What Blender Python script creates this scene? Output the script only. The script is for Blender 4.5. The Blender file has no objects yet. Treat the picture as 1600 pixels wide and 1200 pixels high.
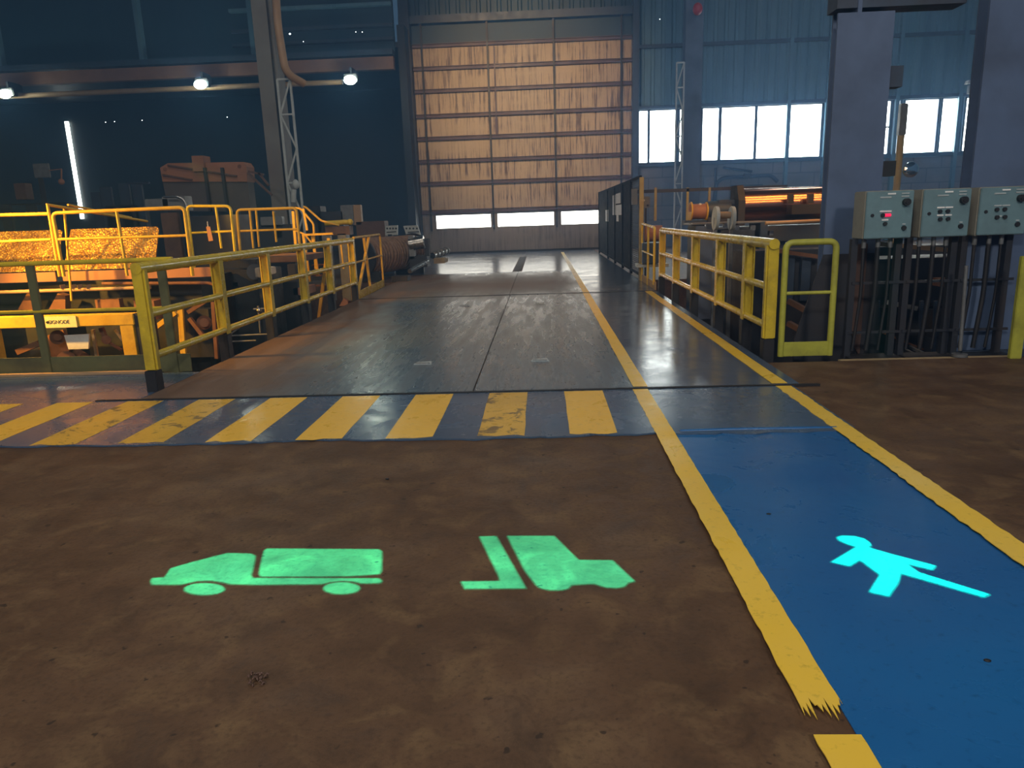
import bpy, bmesh, math, random
from mathutils import Vector, Matrix
random.seed(7)
S = bpy.context.scene
COL = S.collection
# ------------------------------------------------------------------ camera
F, H = 1130.0, 1.5                                   # focal length in pixels of a 1600 px wide frame, eye height
ROLL = .034
EX, EY = (math.cos(ROLL), -math.sin(ROLL)), (math.sin(ROLL), math.cos(ROLL))
PITCH, YAW = math.radians(13.021), math.radians(2.6615)
def ray(px, py):
    x, y = px-800, py-600
    u, v = x*EX[0]+y*EX[1], -(x*EY[0]+y*EY[1])
    a = Vector((u/F, 1, v/F))
    return Matrix.Rotation(YAW, 3, 'Z').inverted().inverted() @ (Matrix.Rotation(-PITCH, 3, 'X') @ a)
def G(px, py, z=0.0):                                # the point of a level plane seen at a pixel of the photograph
    r = ray(px, py); t = (z-H)/r.z
    return Vector((0, 0, H))+r*t
def PY(px, py, Y):                                   # the point of the cross plane at distance Y
    r = ray(px, py); return Vector((0, 0, H))+r*(Y/r.y)
def PX(px, py, X):
    r = ray(px, py); return Vector((0, 0, H))+r*(X/r.x)
cd = bpy.data.cameras.new('camera'); cam = bpy.data.objects.new('camera', cd); COL.objects.link(cam)
cd.sensor_width = 36; cd.lens = F/1600*36; cd.clip_end = 200
f = ray(800, 600).normalized(); r = (ray(900, 600)-ray(800, 600)).normalized(); u = r.cross(f).normalized()
cam.matrix_world = Matrix(((r.x, u.x, -f.x, 0), (r.y, u.y, -f.y, 0), (r.z, u.z, -f.z, H), (0, 0, 0, 1)))
S.camera = cam
S.view_settings.view_transform = 'Standard'; S.view_settings.look = 'None'
S.view_settings.gamma = 1; S.view_settings.exposure = 0.0; S.view_settings.use_curve_mapping = False
S.cycles.use_denoising = True
S.cycles.max_bounces = 5; S.cycles.diffuse_bounces = 3; S.cycles.glossy_bounces = 3; S.cycles.volume_bounces = 0
S.cycles.sample_clamp_indirect = 4.0
try: S.cycles.use_light_tree = True
except Exception: pass
W = bpy.data.worlds.new('world'); S.world = W; W.use_nodes = True
W.node_tree.nodes['Background'].inputs[0].default_value = (.16, .33, .62, 1)
W.node_tree.nodes['Background'].inputs[1].default_value = .18
# ------------------------------------------------------------------ lamps and added overhead fill
def area(name, loc, power, col=(1, .93, .82), size=1.5, aim=None):
    l = bpy.data.lights.new(name, 'AREA'); l.energy = power; l.color = col; l.size = size
    o = bpy.data.objects.new(name, l); COL.objects.link(o); o.location = loc
    if aim is not None:
        o.rotation_euler = (Vector(aim)-Vector(loc)).to_track_quat('-Z', 'Y').to_euler()
    return o
def spot(name, loc, aim, power, col, deg, blend=.4, soft=.08):
    l = bpy.data.lights.new(name, 'SPOT'); l.energy = power; l.color = col; l.spot_size = math.radians(deg)
    l.spot_blend = blend; l.shadow_soft_size = soft
    o = bpy.data.objects.new(name, l); COL.objects.link(o); o.location = loc
    o.rotation_euler = (Vector(aim)-Vector(loc)).to_track_quat('-Z', 'Y').to_euler()
    return o
for (x, y, z, p) in ((-5, -8, 8.5, 620), (5, -8, 8.5, 560), (-1, 2.0, 11.5, 290), (-6, 11, 11.5, 200)):  # unseen fill; the pair behind the camera is added to brighten camera-facing sides
    area('overhead_fill_lamp', (x, y, z), p, (1, .94, .86), 1.5, (x*.4, 5, 0) if y < 0 else None)
for (x, y, p) in ((0, 22, 80), (9, 22, 120)):  # unseen cool fill added over the rear of the hall
    area('overhead_fill_lamp', (x, y, 11.5), p, (.80, .92, 1))
WARM = (1, .62, .30)
spot('door_floodlight', (-2.0, 19.0, 11.0), (-.6, 32, 6.6), 4300, (1, .68, .38), 50, .8, .4)
spot('door_floodlight', (0.5, 20.0, 10.5), (-.6, 32, 3.0), 1500, (1, .84, .66), 50, .9, .4)
SOD = (1, .50, .07)
spot('sodium_lamp', (-8.2, 7.9, 2.9), (-5.6, 9.7, 1.0), 650, SOD, 80, .6, .06)
spot('sodium_lamp', (-7.4, 7.75, 1.9), (-5.6, 9.0, 0.2), 900, SOD, 90, .6, .06)
spot('sodium_lamp', (-6.0, 12.6, 2.6), (-4.1, 14.6, .7), 420, SOD, 62, .7, .06)
for z_, p_ in ((4.8, 60), (3.4, 40), (2.5, 26)):                # long orange tube lamps over the rollers in the right bay
    o_ = area('tube_lamp', (5.4, 11.6, z_), p_, (1, .48, .13), 4.0, (5.0, 14, 1.5)); o_.data.shape = 'RECTANGLE'; o_.data.size = 4.5; o_.data.size_y = .08
# ------------------------------------------------------------------ materials
def nd(nt, t, **k):
    n = nt.nodes.new(t)
    for a, b in k.items():
        if a in n.inputs: n.inputs[a].default_value = b
        else: setattr(n, a, b)
    return n
def base(name, rough=.6, metal=0.0, spec=.5):
    m = bpy.data.materials.new(name); m.use_nodes = True; nt = m.node_tree
    b = nt.nodes['Principled BSDF']
    b.inputs['Roughness'].default_value = rough; b.inputs['Metallic'].default_value = metal
    b.inputs['Specular IOR Level'].default_value = spec
    return m, nt, b
def ramp(nt, src, stops, interp='LINEAR'):
    r = nd(nt, 'ShaderNodeValToRGB'); r.color_ramp.interpolation = interp
    e = r.color_ramp.elements
    while len(e) < len(stops): e.new(.5)
    for i, (p, c) in enumerate(stops):
        e[i].position = p; e[i].color = (c, c, c, 1) if isinstance(c, (int, float)) else (*c, 1)
    nt.links.new(src, r.inputs[0]); return r.outputs[0]
def mix(nt, fac, a, b, mode='MIX'):
    m = nd(nt, 'ShaderNodeMix', data_type='RGBA', blend_type=mode)
    for i, v in ((0, fac), (6, a), (7, b)):
        if hasattr(v, 'is_output'): nt.links.new(v, m.inputs[i])
        elif isinstance(v, (int, float)): m.inputs[i].default_value = v
        else: m.inputs[i].default_value = (*v, 1)
    return m.outputs[2]
def noise(nt, vec, scale, detail=4, rough=.6, out=0, dist=0):
    n = nd(nt, 'ShaderNodeTexNoise', Scale=scale, Detail=detail, Roughness=rough, Distortion=dist)
    nt.links.new(vec, n.inputs['Vector']); return n.outputs[out]
def pos(nt, sc=(1, 1, 1), rot=(0, 0, 0)):
    g = nd(nt, 'ShaderNodeTexCoord'); mp = nd(nt, 'ShaderNodeMapping'); mp.inputs['Scale'].default_value = sc
    mp.inputs['Rotation'].default_value = rot
    nt.links.new(g.outputs['Object'], mp.inputs[0]); return mp.outputs[0]
def bump(nt, b, h, s, d=.01):
    n = nd(nt, 'ShaderNodeBump', Strength=s, Distance=d); nt.links.new(h, n.inputs['Height']); nt.links.new(n.outputs[0], b.inputs['Normal'])
def mat(name, col, rough=.55, metal=0.0, dirt=(.03, .02, .015), amount=.5, scale=6, bmp=.15, spec=.5):
    m, nt, b = base(name, rough, metal, spec); p = pos(nt)
    n = noise(nt, p, scale); fac = ramp(nt, n, ((.45, 0), (.75, amount)))
    c = mix(nt, fac, col, dirt)
    n2 = noise(nt, p, scale*7); c = mix(nt, ramp(nt, n2, ((.3, 0), (.7, .25))), c, tuple(v*.6 for v in col))
    nt.links.new(c, b.inputs['Base Color'])
    nt.links.new(ramp(nt, n, ((.3, rough*.8), (.7, min(1, rough*1.25)))), b.inputs['Roughness'])
    if bmp: bump(nt, b, n2, bmp)
    return m
def emis(name, col, s):
    m = bpy.data.materials.new(name); m.use_nodes = True; nt = m.node_tree
    nt.nodes.remove(nt.nodes['Principled BSDF']); e = nd(nt, 'ShaderNodeEmission', Strength=s)
    e.inputs[0].default_value = (*col, 1); nt.links.new(e.outputs[0], nt.nodes['Material Output'].inputs[0]); return m
M = {}
M['olive'] = mat('olive_yellow_paint', (.68, .50, .035), .26, 0, (.10, .05, .02), .45, 5)
M['green'] = mat('green_yellow_paint', (.46, .46, .06), .42, 0, (.12, .10, .02), .5, 5)
M['yellow'] = mat('yellow_paint', (.62, .38, .03), .5, 0, (.12, .06, .02), .4, 7)
M['toe'] = mat('olive_toe_paint', (.13, .13, .05), .6, 0, (.04, .03, .02), .6, 3)
M['black'] = mat('black_steel', (.015, .016, .02), .5, 0, (.03, .02, .015), .4)
M['dark'] = mat('dark_machine_steel', (.030, .034, .045), .5, .2, (.05, .03, .02), .5, 3)
M['dark2'] = mat('dark_blue_steel', (.035, .058, .10), .5, .1, (.05, .035, .03), .5, 3)
M['rust'] = mat('rusty_steel', (.20, .085, .04), .7, .1, (.05, .02, .01), .6, 4)
M['brownsteel'] = mat('brown_primer_steel', (.13, .07, .05), .65, 0, (.04, .03, .03), .5, 3)
M['grey'] = mat('grey_steel', (.20, .21, .22), .45, .3, (.06, .05, .04), .5)
M['steel'] = mat('bare_steel', (.45, .45, .45), .28, 1, (.1, .08, .06), .4, 9)
M['white'] = mat('white_plate', (.65, .65, .62), .5, 0, (.3, .25, .2), .3)
M['box'] = mat('grey_green_enamel', (.16, .27, .31), .42, 0, (.06, .08, .08), .4, 3, .03)
M['boxside'] = mat('beige_enamel', (.30, .29, .24), .5, 0, (.15, .13, .1), .4, 3, .03)
M['column'] = mat('glare_tinted_column_paint', (.095, .145, .26), .6, 0, (.04, .04, .05), .5, 1.2)  # dark purple paint, lightened to blue to stand in for veiling glare
M['columnl'] = mat('grey_column_paint', (.20, .20, .19), .6, 0, (.10, .045, .04), .5, .5)
M['beam'] = mat('brown_beam_paint', (.30, .15, .095), .6, 0, (.12, .06, .05), .5, 1)
M['pipe'] = mat('tan_pipe_paint', (.42, .27, .15), .55, 0, (.15, .08, .05), .5, 1)
M['truss'] = mat('light_grey_truss', (.46, .52, .54), .5, 0, (.12, .12, .12), .4, 3)
M['hopper'] = mat('orange_brown_hopper', (.34, .15, .08), .6, 0, (.10, .06, .05), .5, .8)
M['hopperlow'] = mat('grey_brown_hopper', (.10, .085, .08), .6, 0, (.05, .05, .05), .5, 1)
M['rope'] = mat('brown_cable', (.27, .165, .11), .8, 0, (.05, .03, .02), .6, 12)
M['paper'] = mat('white_notice', (.92, .92, .92), .6, 0, (.6, .6, .6), .2)
M['wood'] = mat('tan_timber', (.42, .31, .17), .7, 0, (.2, .13, .08), .5)
M['postyel'] = mat('weathered_yellow_post', (.36, .29, .10), .6, 0, (.3, .12, .04), .5, 5)
M['platey'] = mat('pale_yellow_plate', (.85, .72, .35), .45, 0, (.5, .35, .12), .3)
M['red'] = mat('red_enamel', (.5, .03, .03), .4)
M['lamp'] = emis('lamp_glass', (.80, 1, .95), 85)
M['slit'] = emis('daylight_gap', (.75, .9, 1), 7)
M['pane'] = emis('overcast_daylight_pane', (.78, .91, 1), 13)
M['doorpane'] = emis('daylight_door_pane', (.92, .97, 1), 6)
M['led'] = emis('red_indicator', (1, .02, .08), 1.6)
M['spark'] = emis('pinhole_daylight', (.7, .85, 1), 6)
def floor_mat():
    m, nt, b = base('brown_stained_concrete', .62, 0, .25); p = pos(nt)
    big = noise(nt, p, .9, 5, .65); mid = noise(nt, p, 4.5, 5, .6, dist=.6); fine = noise(nt, p, 45, 3, .6)
    c = ramp(nt, big, ((.3, (.070, .037, .020)), (.5, (.112, .062, .034)), (.72, (.15, .095, .058))))
    c = mix(nt, ramp(nt, noise(nt, p, 3.2, 6, .8, dist=.5), ((.36, .5), (.52, 0))), c, (.050, .029, .018))
    c = mix(nt, ramp(nt, mid, ((.50, 0), (.70, .55))), c, (.20, .125, .062))
    c = mix(nt, ramp(nt, mid, ((.25, .6), (.42, 0))), c, (.055, .034, .024))
    c = mix(nt, ramp(nt, fine, ((.3, .45), (.5, 0))), c, (.05, .03, .02))
    sp = noise(nt, p, 17, 2, .5); c = mix(nt, ramp(nt, sp, ((.69, 0), (.73, .8))), c, (.03, .02, .015))
    nt.links.new(c, b.inputs['Base Color'])
    nt.links.new(ramp(nt, mid, ((.3, .48), (.7, .72))), b.inputs['Roughness'])
    bump(nt, b, fine, .35, .006); return m
M['floor'] = floor_mat()
def paint(name, col, worn=(.10, .065, .045), wear=.6, rough=.35, sc=3.0, spec=.5, low=None, amt=.8):
    m, nt, b = base(name, rough, 0, spec); p = pos(nt)
    a = noise(nt, p, sc, 6, .7, dist=.8); fine = noise(nt, p, 30, 4, .6)
    c = mix(nt, ramp(nt, noise(nt, p, .8, 3), ((.35, 0), (.7, .6))), col, low or tuple(v*.65 for v in col))
    k = ramp(nt, a, ((wear, 0), (wear+.05, amt)))
    c = mix(nt, k, c, worn)
    c = mix(nt, ramp(nt, fine, ((.28, .5), (.42, 0))), c, tuple(v*.5 for v in col))
    nt.links.new(c, b.inputs['Base Color'])
    nt.links.new(ramp(nt, a, ((.35, rough*.75), (.7, min(1, rough*1.5)))), b.inputs['Roughness'])
    bump(nt, b, a, .18, .006); return m
M['lineyel'] = paint('yellow_floor_line_paint', (.86, .54, .035), wear=.68, rough=.34, low=(.80, .58, .15))
M['stripe'] = paint('yellow_hazard_paint', (.88, .52, .06), wear=.70, rough=.32, sc=4, low=(.82, .50, .09))
M['stripeworn'] = paint('scuffed_yellow_hazard_paint', (.76, .45, .06), wear=.56, rough=.34, sc=5)
M['blue'] = paint('blue_walkway_paint', (.014, .125, .34), worn=(.03, .05, .07), wear=.70, rough=.30, sc=2, low=(.016, .085, .27))
M['strip'] = paint('grey_blue_strip_paint', (.06, .11, .19), worn=(.09, .06, .05), wear=.72, rough=.24, sc=1.6, low=(.07, .095, .13), amt=.4)
def deck_mat():
    m, nt, b = base('worn_grey_deck_paint', .3, 0, .45); p = pos(nt); ps = pos(nt, (3, .35, 1))
    big = noise(nt, p, .55, 5, .6); st = noise(nt, ps, 2.2, 6, .65); fine = noise(nt, p, 26, 4, .6)
    c = ramp(nt, big, ((.3, (.085, .135, .18)), (.6, (.11, .15, .185)), (.75, (.125, .145, .16))))
    c = mix(nt, ramp(nt, st, ((.5, 0), (.66, .4))), c, (.10, .09, .08))
    # brown dirt lying along the left guard rail and across the far end of the deck
    g = nd(nt, 'ShaderNodeTexCoord'); s = nd(nt, 'ShaderNodeSeparateXYZ'); nt.links.new(g.outputs['Object'], s.inputs[0])
    def math_(op, a, bb):
        n = nd(nt, 'ShaderNodeMath', operation=op)
        for i, v in enumerate((a, bb)):
            if hasattr(v, 'is_output'): nt.links.new(v, n.inputs[i])
            else: n.inputs[i].default_value = v
        return n.outputs[0]
    e = math_('MULTIPLY_ADD', s.outputs[0], -1.0)
    e = math_('ADD', math_('MULTIPLY', s.outputs[0], -1.0), math_('MULTIPLY', big, 2.4))     # large at the left edge
    k1 = ramp(nt, math_('MULTIPLY', math_('SUBTRACT', e, 3.35), 1.2), ((0, 0), (1, .92)))
    y2 = math_('ADD', math_('ABSOLUTE', math_('SUBTRACT', s.outputs[1], 16.6), 0), math_('MULTIPLY', big, 3.0))
    k2 = ramp(nt, math_('SUBTRACT', math_('MULTIPLY', y2, .33), .6), ((0, .8), (1, 0)))
    k2 = math_('MULTIPLY', k2, ramp(nt, math_('MULTIPLY', math_('SUBTRACT', .9, s.outputs[0]), 1.5), ((0, 0), (1, 1))))
    k = math_('MAXIMUM', k1, k2)
    c = mix(nt, k, c, mix(nt, st, (.10, .055, .035), (.20, .125, .08)))
    c = mix(nt, ramp(nt, fine, ((.28, .6), (.4, 0))), c, (.03, .028, .028))
    nt.links.new(c, b.inputs['Base Color'])
    r0 = ramp(nt, st, ((.35, .20), (.7, .38)))
    nt.links.new(mix(nt, k, r0, (.6, .6, .6)), b.inputs['Roughness'])
    bump(nt, b, noise(nt, ps, 7, 6, .6), .28, .010); return m
M['deck'] = deck_mat()
M['deckblue'] = paint('worn_blue_grey_deck_paint', (.065, .10, .16), worn=(.11, .09, .08), wear=.66, rough=.19, sc=1.8, low=(.10, .11, .13), amt=.5)
def clad_mat(name, a, bcol, freq=14, axis=0):
    m, nt, b = base(name, .55); p = pos(nt)
    n = noise(nt, pos(nt, (2.0, 1, .18)), 1.3, 4); c = mix(nt, ramp(nt, n, ((.35, 0), (.7, 1))), a, bcol)
    nt.links.new(c, b.inputs['Base Color']); return m
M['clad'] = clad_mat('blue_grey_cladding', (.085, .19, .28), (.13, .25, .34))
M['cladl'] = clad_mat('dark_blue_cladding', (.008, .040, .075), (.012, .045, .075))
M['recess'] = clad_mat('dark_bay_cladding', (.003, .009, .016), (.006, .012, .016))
def block_mat():
    m, nt, b = base('painted_block_wall', .7); p = pos(nt, (1, 1, 1), (math.pi/2, 0, 0))
    br = nd(nt, 'ShaderNodeTexBrick', Scale=1.0); nt.links.new(p, br.inputs[0])
    br.inputs['Color1'].default_value = (.21, .20, .22, 1); br.inputs['Color2'].default_value = (.17, .18, .21, 1)
    br.inputs['Mortar'].default_value = (.09, .10, .12, 1); br.inputs['Mortar Size'].default_value = .02
    br.inputs['Brick Width'].default_value = 1.15; br.inputs['Row Height'].default_value = .58
    c = mix(nt, ramp(nt, noise(nt, pos(nt), .8), ((.4, 0), (.7, .6))), br.outputs[0], (.10, .13, .16))
    nt.links.new(c, b.inputs['Base Color']); return m
M['block'] = block_mat()
def door_mat(name, col, streak):
    m, nt, b = base(name, .5); ps = pos(nt, (11, 1, .45))
    st = noise(nt, ps, 1.0, 6, .7); p = pos(nt); bg = noise(nt, p, .45, 4)
    c = mix(nt, ramp(nt, bg, ((.35, 0), (.7, .5))), col, tuple(v*.7 for v in col))
    gate = noise(nt, pos(nt, (.5, 1, 1.4)), .8, 3)
    k = mix(nt, 1, ramp(nt, st, ((.49, 0), (.58, .9))), ramp(nt, gate, ((.34, .12), (.56, 1))), 'MULTIPLY')
    c = mix(nt, k, c, streak)
    nt.links.new(c, b.inputs['Base Color']); return m
M['door'] = door_mat('stained_beige_door_panel', (.42, .33, .23), (.07, .035, .03))
M['doorlow'] = door_mat('grey_beige_door_panel', (.22, .20, .19), (.10, .08, .07))
M['doorrail'] = mat('dark_purple_door_rail', (.085, .05, .065), .5, 0, (.04, .02, .02), .5, 2)
def mesh_mat():
    m, nt, b = base('expanded_metal_sheet', .4, .55); p = pos(nt, (1, 1, 1))
    v = nd(nt, 'ShaderNodeTexVoronoi', Scale=34.0); nt.links.new(p, v.inputs[0])
    n = noise(nt, p, 9, 5, .7)
    c = mix(nt, ramp(nt, n, ((.35, 0), (.65, 1))), (.50, .30, .06), (.24, .11, .02))
    c = mix(nt, ramp(nt, v.outputs[0], ((.1, .7), (.5, 0))), c, (.22, .11, .03))
    nt.links.new(c, b.inputs['Base Color']); bump(nt, b, v.outputs[0], .9, .02); return m
M['mesh'] = mesh_mat()
M['copper'] = mat('copper_roller', (.75, .36, .24), .20, 1, (.55, .24, .16), .2, 2, 0)
for n_1 in M['copper'].node_tree.nodes:
    if n_1.bl_idname == 'ShaderNodeValToRGB' and any(l.to_socket.name == 'Roughness' for l in n_1.outputs[0].links): M['copper'].node_tree.links.remove(n_1.outputs[0].links[0])
M['chrome'] = mat('mirror_glass', (.9, .92, .95), .05, 1, (.8, .8, .8), .1, 2, 0)
def fence_mat():
    m, nt, b = base('black_mesh_infill', .6); b.inputs['Base Color'].default_value = (.02, .025, .035, 1)
    p = pos(nt, (1, 1, 1), (0, 0, 0)); s = nd(nt, 'ShaderNodeSeparateXYZ'); nt.links.new(p, s.inputs[0])
    outs = []
    for i in (0, 1, 2):
        n = nd(nt, 'ShaderNodeMath', operation='MULTIPLY'); nt.links.new(s.outputs[i], n.inputs[0]); n.inputs[1].default_value = 22
        fr = nd(nt, 'ShaderNodeMath', operation='FRACT'); nt.links.new(n.outputs[0], fr.inputs[0])
        l = nd(nt, 'ShaderNodeMath', operation='LESS_THAN'); nt.links.new(fr.outputs[0], l.inputs[0]); l.inputs[1].default_value = .22
        outs.append(l.outputs[0])
    a = nd(nt, 'ShaderNodeMath', operation='MAXIMUM'); nt.links.new(outs[1], a.inputs[0]); nt.links.new(outs[2], a.inputs[1])
    nt.links.new(a.outputs[0], b.inputs['Alpha']); return m
M['fence'] = fence_mat()
M['fenceblack'] = mat('matt_black_fence', (.012, .013, .017), .8, 0, (.02, .02, .02), .3, 4, .05, .15)
# ------------------------------------------------------------------ mesh building
class MB:
    def __init__(s): s.bm = bmesh.new()
    def box(s, a, b, bev=0.0):
        t = bmesh.new(); bmesh.ops.create_cube(t, size=1)
        a, b = Vector(a), Vector(b); c, d = (a+b)/2, b-a
        for v in t.verts: v.co = Vector((c.x+v.co.x*d.x, c.y+v.co.y*d.y, c.z+v.co.z*d.z))
        if bev: bmesh.ops.bevel(t, geom=t.edges[:], offset=bev, segments=2, affect='EDGES')
        bmesh.ops.recalc_face_normals(t, faces=t.faces[:]); s._join(t); return s
    def _join(s, t):
        me = bpy.data.meshes.new('t'); t.to_mesh(me); t.free(); s.bm.from_mesh(me); bpy.data.meshes.remove(me)
    def bar(s, a, b, w, h=None, up=(0, 0, 1)):
        h = h or w; a, b = Vector(a), Vector(b); d = (b-a); L = d.length; d.normalize(); upv = Vector(up)
        if abs(d.dot(upv)) > .99: upv = Vector((0, 1, 0))
        x = d.cross(upv).normalized(); z = x.cross(d).normalized()
        t = bmesh.new(); bmesh.ops.create_cube(t, size=1)
        for v in t.verts: v.co = a+d*((v.co.y+.5)*L)+x*(v.co.x*w)+z*(v.co.z*h)
        bmesh.ops.recalc_face_normals(t, faces=t.faces[:]); s._join(t); return s
    def cyl(s, a, b, r, n=20, r2=None):
        a, b = Vector(a), Vector(b); t = bmesh.new()
        bmesh.ops.create_cone(t, cap_ends=True, segments=n, radius1=r, radius2=r if r2 is None else r2, depth=(b-a).length)
        q = (b-a).to_track_quat('Z', 'Y').to_matrix()
        for v in t.verts: v.co = (a+b)/2+q@v.co
        for fc in t.faces:
            fc.smooth = len(fc.verts) == 4
            if not fc.smooth:
                for e in fc.edges: e.smooth = False
        s._join(t); return s
    def ball(s, c, r, sc=(1, 1, 1), n=16):
        t = bmesh.new(); bmesh.ops.create_uvsphere(t, u_segments=n, v_segments=n//2+2, radius=r)
        for v in t.verts: v.co = Vector(c)+Vector((v.co.x*sc[0], v.co.y*sc[1], v.co.z*sc[2]))
        for fc in t.faces: fc.smooth = True
        s._join(t); return s
    def tube(s, pts, r, rad=0.0, n=14, wob=0):
        pts = [Vector(p) for p in pts]
        if rad:
            q = [pts[0]]
            for i in range(1, len(pts)-1):
                p = pts[i]; a = (pts[i-1]-p); b = (pts[i+1]-p); k = min(rad, a.length*.45, b.length*.45)
                a.normalize(); b.normalize(); A, B = p+a*k, p+b*k
                for j in range(7):
                    t = j/6; q.append(A*(1-t)**2+p*2*t*(1-t)+B*t*t)
            q.append(pts[-1]); pts = q
        t = bmesh.new(); rings = []
        prev = None
        for i, p in enumerate(pts):
            d = ((pts[min(i+1, len(pts)-1)]-pts[max(i-1, 0)])).normalized()
            if prev is None:
                x = d.cross(Vector((0, 0, 1)))
                if x.length < .05: x = d.cross(Vector((0, 1, 0)))
            else: x = prev-d*prev.dot(d)
            x.normalize(); prev = x; y = d.cross(x)
            rings.append([t.verts.new(p+x*math.cos(2*math.pi*k/n)*r+y*math.sin(2*math.pi*k/n)*r) for k in range(n)])
        for A, B in zip(rings, rings[1:]):
            for k in range(n):
                fc = t.faces.new((A[k], A[(k+1) % n], B[(k+1) % n], B[k])); fc.smooth = True
        for cp in (t.faces.new(rings[0][::-1]), t.faces.new(rings[-1])):
            for e in cp.edges: e.smooth = False
        bmesh.ops.recalc_face_normals(t, faces=t.faces[:]); s._join(t); return s
    def prism(s, pts, d):
        t = bmesh.new(); d = Vector(d); A = [t.verts.new(p) for p in pts]; B = [t.verts.new(Vector(p)+d) for p in pts]
        t.faces.new(A); t.faces.new(B[::-1]); n = len(pts)
        for i in range(n): t.faces.new((A[i], B[i], B[(i+1) % n], A[(i+1) % n]))
        bmesh.ops.recalc_face_normals(t, faces=t.faces[:]); s._join(t); return s
    def build(s, name, m, parent=None):
        me = bpy.data.meshes.new(name); s.bm.to_mesh(me); s.bm.free(); me.materials.append(M[m] if isinstance(m, str) else m)
        o = bpy.data.objects.new(name, me); COL.objects.link(o)
        if parent is not None: o.parent = parent; o.matrix_parent_inverse = world_of(parent).inverted()
        return o
def world_of(o):
    m = Matrix.Translation(o.location) @ o.rotation_euler.to_matrix().to_4x4()
    return m if o.parent is None else world_of(o.parent) @ o.matrix_parent_inverse @ m
def tag(o, label, cat, group=None):
    o['label'] = label; o['category'] = cat
    if group: o['group'] = group
    return o
def thing(name, loc, label, cat, group=None):
    o = bpy.data.objects.new(name, None); COL.objects.link(o); o.location = loc; o.empty_display_size = .2
    return tag(o, label, cat, group)
def struct(o): o['kind'] = 'structure'; return o
def to_mesh(o, name):
    dg = bpy.context.evaluated_depsgraph_get(); dg.update()
    me = bpy.data.meshes.new_from_object(o.evaluated_get(dg)); n = bpy.data.objects.new(name, me); COL.objects.link(n)
    n.location = o.location; n.rotation_euler = o.rotation_euler; d = o.data; bpy.data.objects.remove(o); bpy.data.curves.remove(d); return n
def text(s, size, loc, m, parent, name='lettering', rot=(math.pi/2, 0, 0), ext=.001):
    c = bpy.data.curves.new(name, 'FONT'); c.body = s; c.size = size; c.extrude = ext; c.align_x = 'CENTER'; c.align_y = 'CENTER'
    c.materials.append(M[m]); o = bpy.data.objects.new(name, c); COL.objects.link(o)
    o.location = loc; o.rotation_euler = rot; o = to_mesh(o, name)
    o.parent = parent; o.matrix_parent_inverse = world_of(parent).inverted(); return o
# ------------------------------------------------------------------ floor, pits, paint
XL, XR = -3.62, 2.20                                  # edges of the crossing between the two guard rails
fl = MB()
fl.prism([(-34, -12, 0), (24, -12, 0), (24, 7.15, 0), (XR, 7.15, 0), (XR, 16.6, 0), (24, 16.6, 0), (24, 41, 0), (-34, 41, 0),
          (-34, 18.0, 0), (-3.75, 18.0, 0), (XL, 14.2, 0), (XL, 7.35, 0), (-34, 7.35, 0)], (0, 0, -1.4))
struct(fl.build('floor', 'floor'))
struct(MB().box((-34, 7.3, -1.42), (24, 18.1, -1.3)).build('floor', 'dark'))
# raised crossing strip with a ragged front edge
st = MB(); pts = []
x = -30.0
while x < 2.12:
    pts.append((x, 4.80+random.uniform(-.025, .02)+.02*math.sin(x*3), .002)); x += random.uniform(.05, .16) if x > -6 else 1
pts.append((2.12, 4.86, .002)); pts.append((2.12, 6.11, .002)); pts.append((-30, 6.11, .002))
st.prism(pts, (0, 0, .012)); struct(st.build('floor_crossing_strip', 'strip'))
struct(MB().box((-30, 6.112, .001), (XL-.02, 7.35, .012)).build('floor_side_strip', 'strip'))
lip = MB().tube([(.93, 4.86, .008), (1.3, 4.865, .012), (1.7, 4.86, .012), (2.0, 4.87, .006)], .014)
tag(lip.build('weld_bead', 'blue'), 'shiny raised bead crossing the blue walkway where the paint turns grey', 'floor trim')
wk = MB().prism([(.88, -5, .001), (2.02, -5, .001), (2.02, 4.86, .001), (.88, 4.86, .001)], (0, 0, .004))
tag(wk.build('painted_walkway', 'blue'), 'saturated blue painted pedestrian lane on the near floor', 'walkway')
def line(xa, xb, y0, y1, z, label, ragged=.0035):
    L, R_ = [], []; y = y0
    while y < y1:
        L.append((xa+random.uniform(-ragged, ragged), y, z)); R_.append((xb+random.uniform(-ragged, ragged)*.6, y, z)); y += .05 if y < 6 else .4
    L.append((xa, y1, z)); R_.append((xb, y1, z))
    if y0 == 1.97:                                       # worn, toothed near end
        L = [(xa+(xb-xa)*k/17, y0+(.01 if k % 2 else -.09*random.random()**2-.01)-.02*math.sin(k), z) for k in range(17, -1, -1)]+L[1:]
    b = MB().prism(L+R_[::-1], (0, 0, .003)); return tag(b.build('floor_line', 'lineyel'), label, 'floor line', 'yellow floor lines')
line(.755, .885, 1.97, 6.10, .014, 'left yellow line beside the blue lane, near floor length')
line(.75, .885, -3, 1.835, .014, 'short yellow line piece at the bottom edge past the scuffed gap')
line(.77, .895, 6.17, 14.0, .022, 'left yellow line on the grey deck, middle length')
line(.78, .90, 14.1, 30, .022, 'pale far end of the left yellow line leading to the big door')
line(1.97, 2.10, -3, 6.10, .014, 'right yellow line bordering the blue lane on the near floor', .008)
line(1.96, 2.09, 6.17, 14.0, .022, 'right yellow line on the deck below the right guard rail')
pos_words = ['first whole stripe from the left of the hazard crossing', 'second hazard stripe from the left, glare at its top', 'third hazard stripe from the left, near the guard rail foot',
             'fourth hazard stripe from the left', 'middle hazard stripe, between two glossy patches', 'sixth hazard stripe from the left, below the deck glare',
             'seventh hazard stripe from the left, scraped at its top', 'heavily scuffed hazard stripe, second from the right', 'rightmost hazard stripe, nearest the walkway line']
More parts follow.
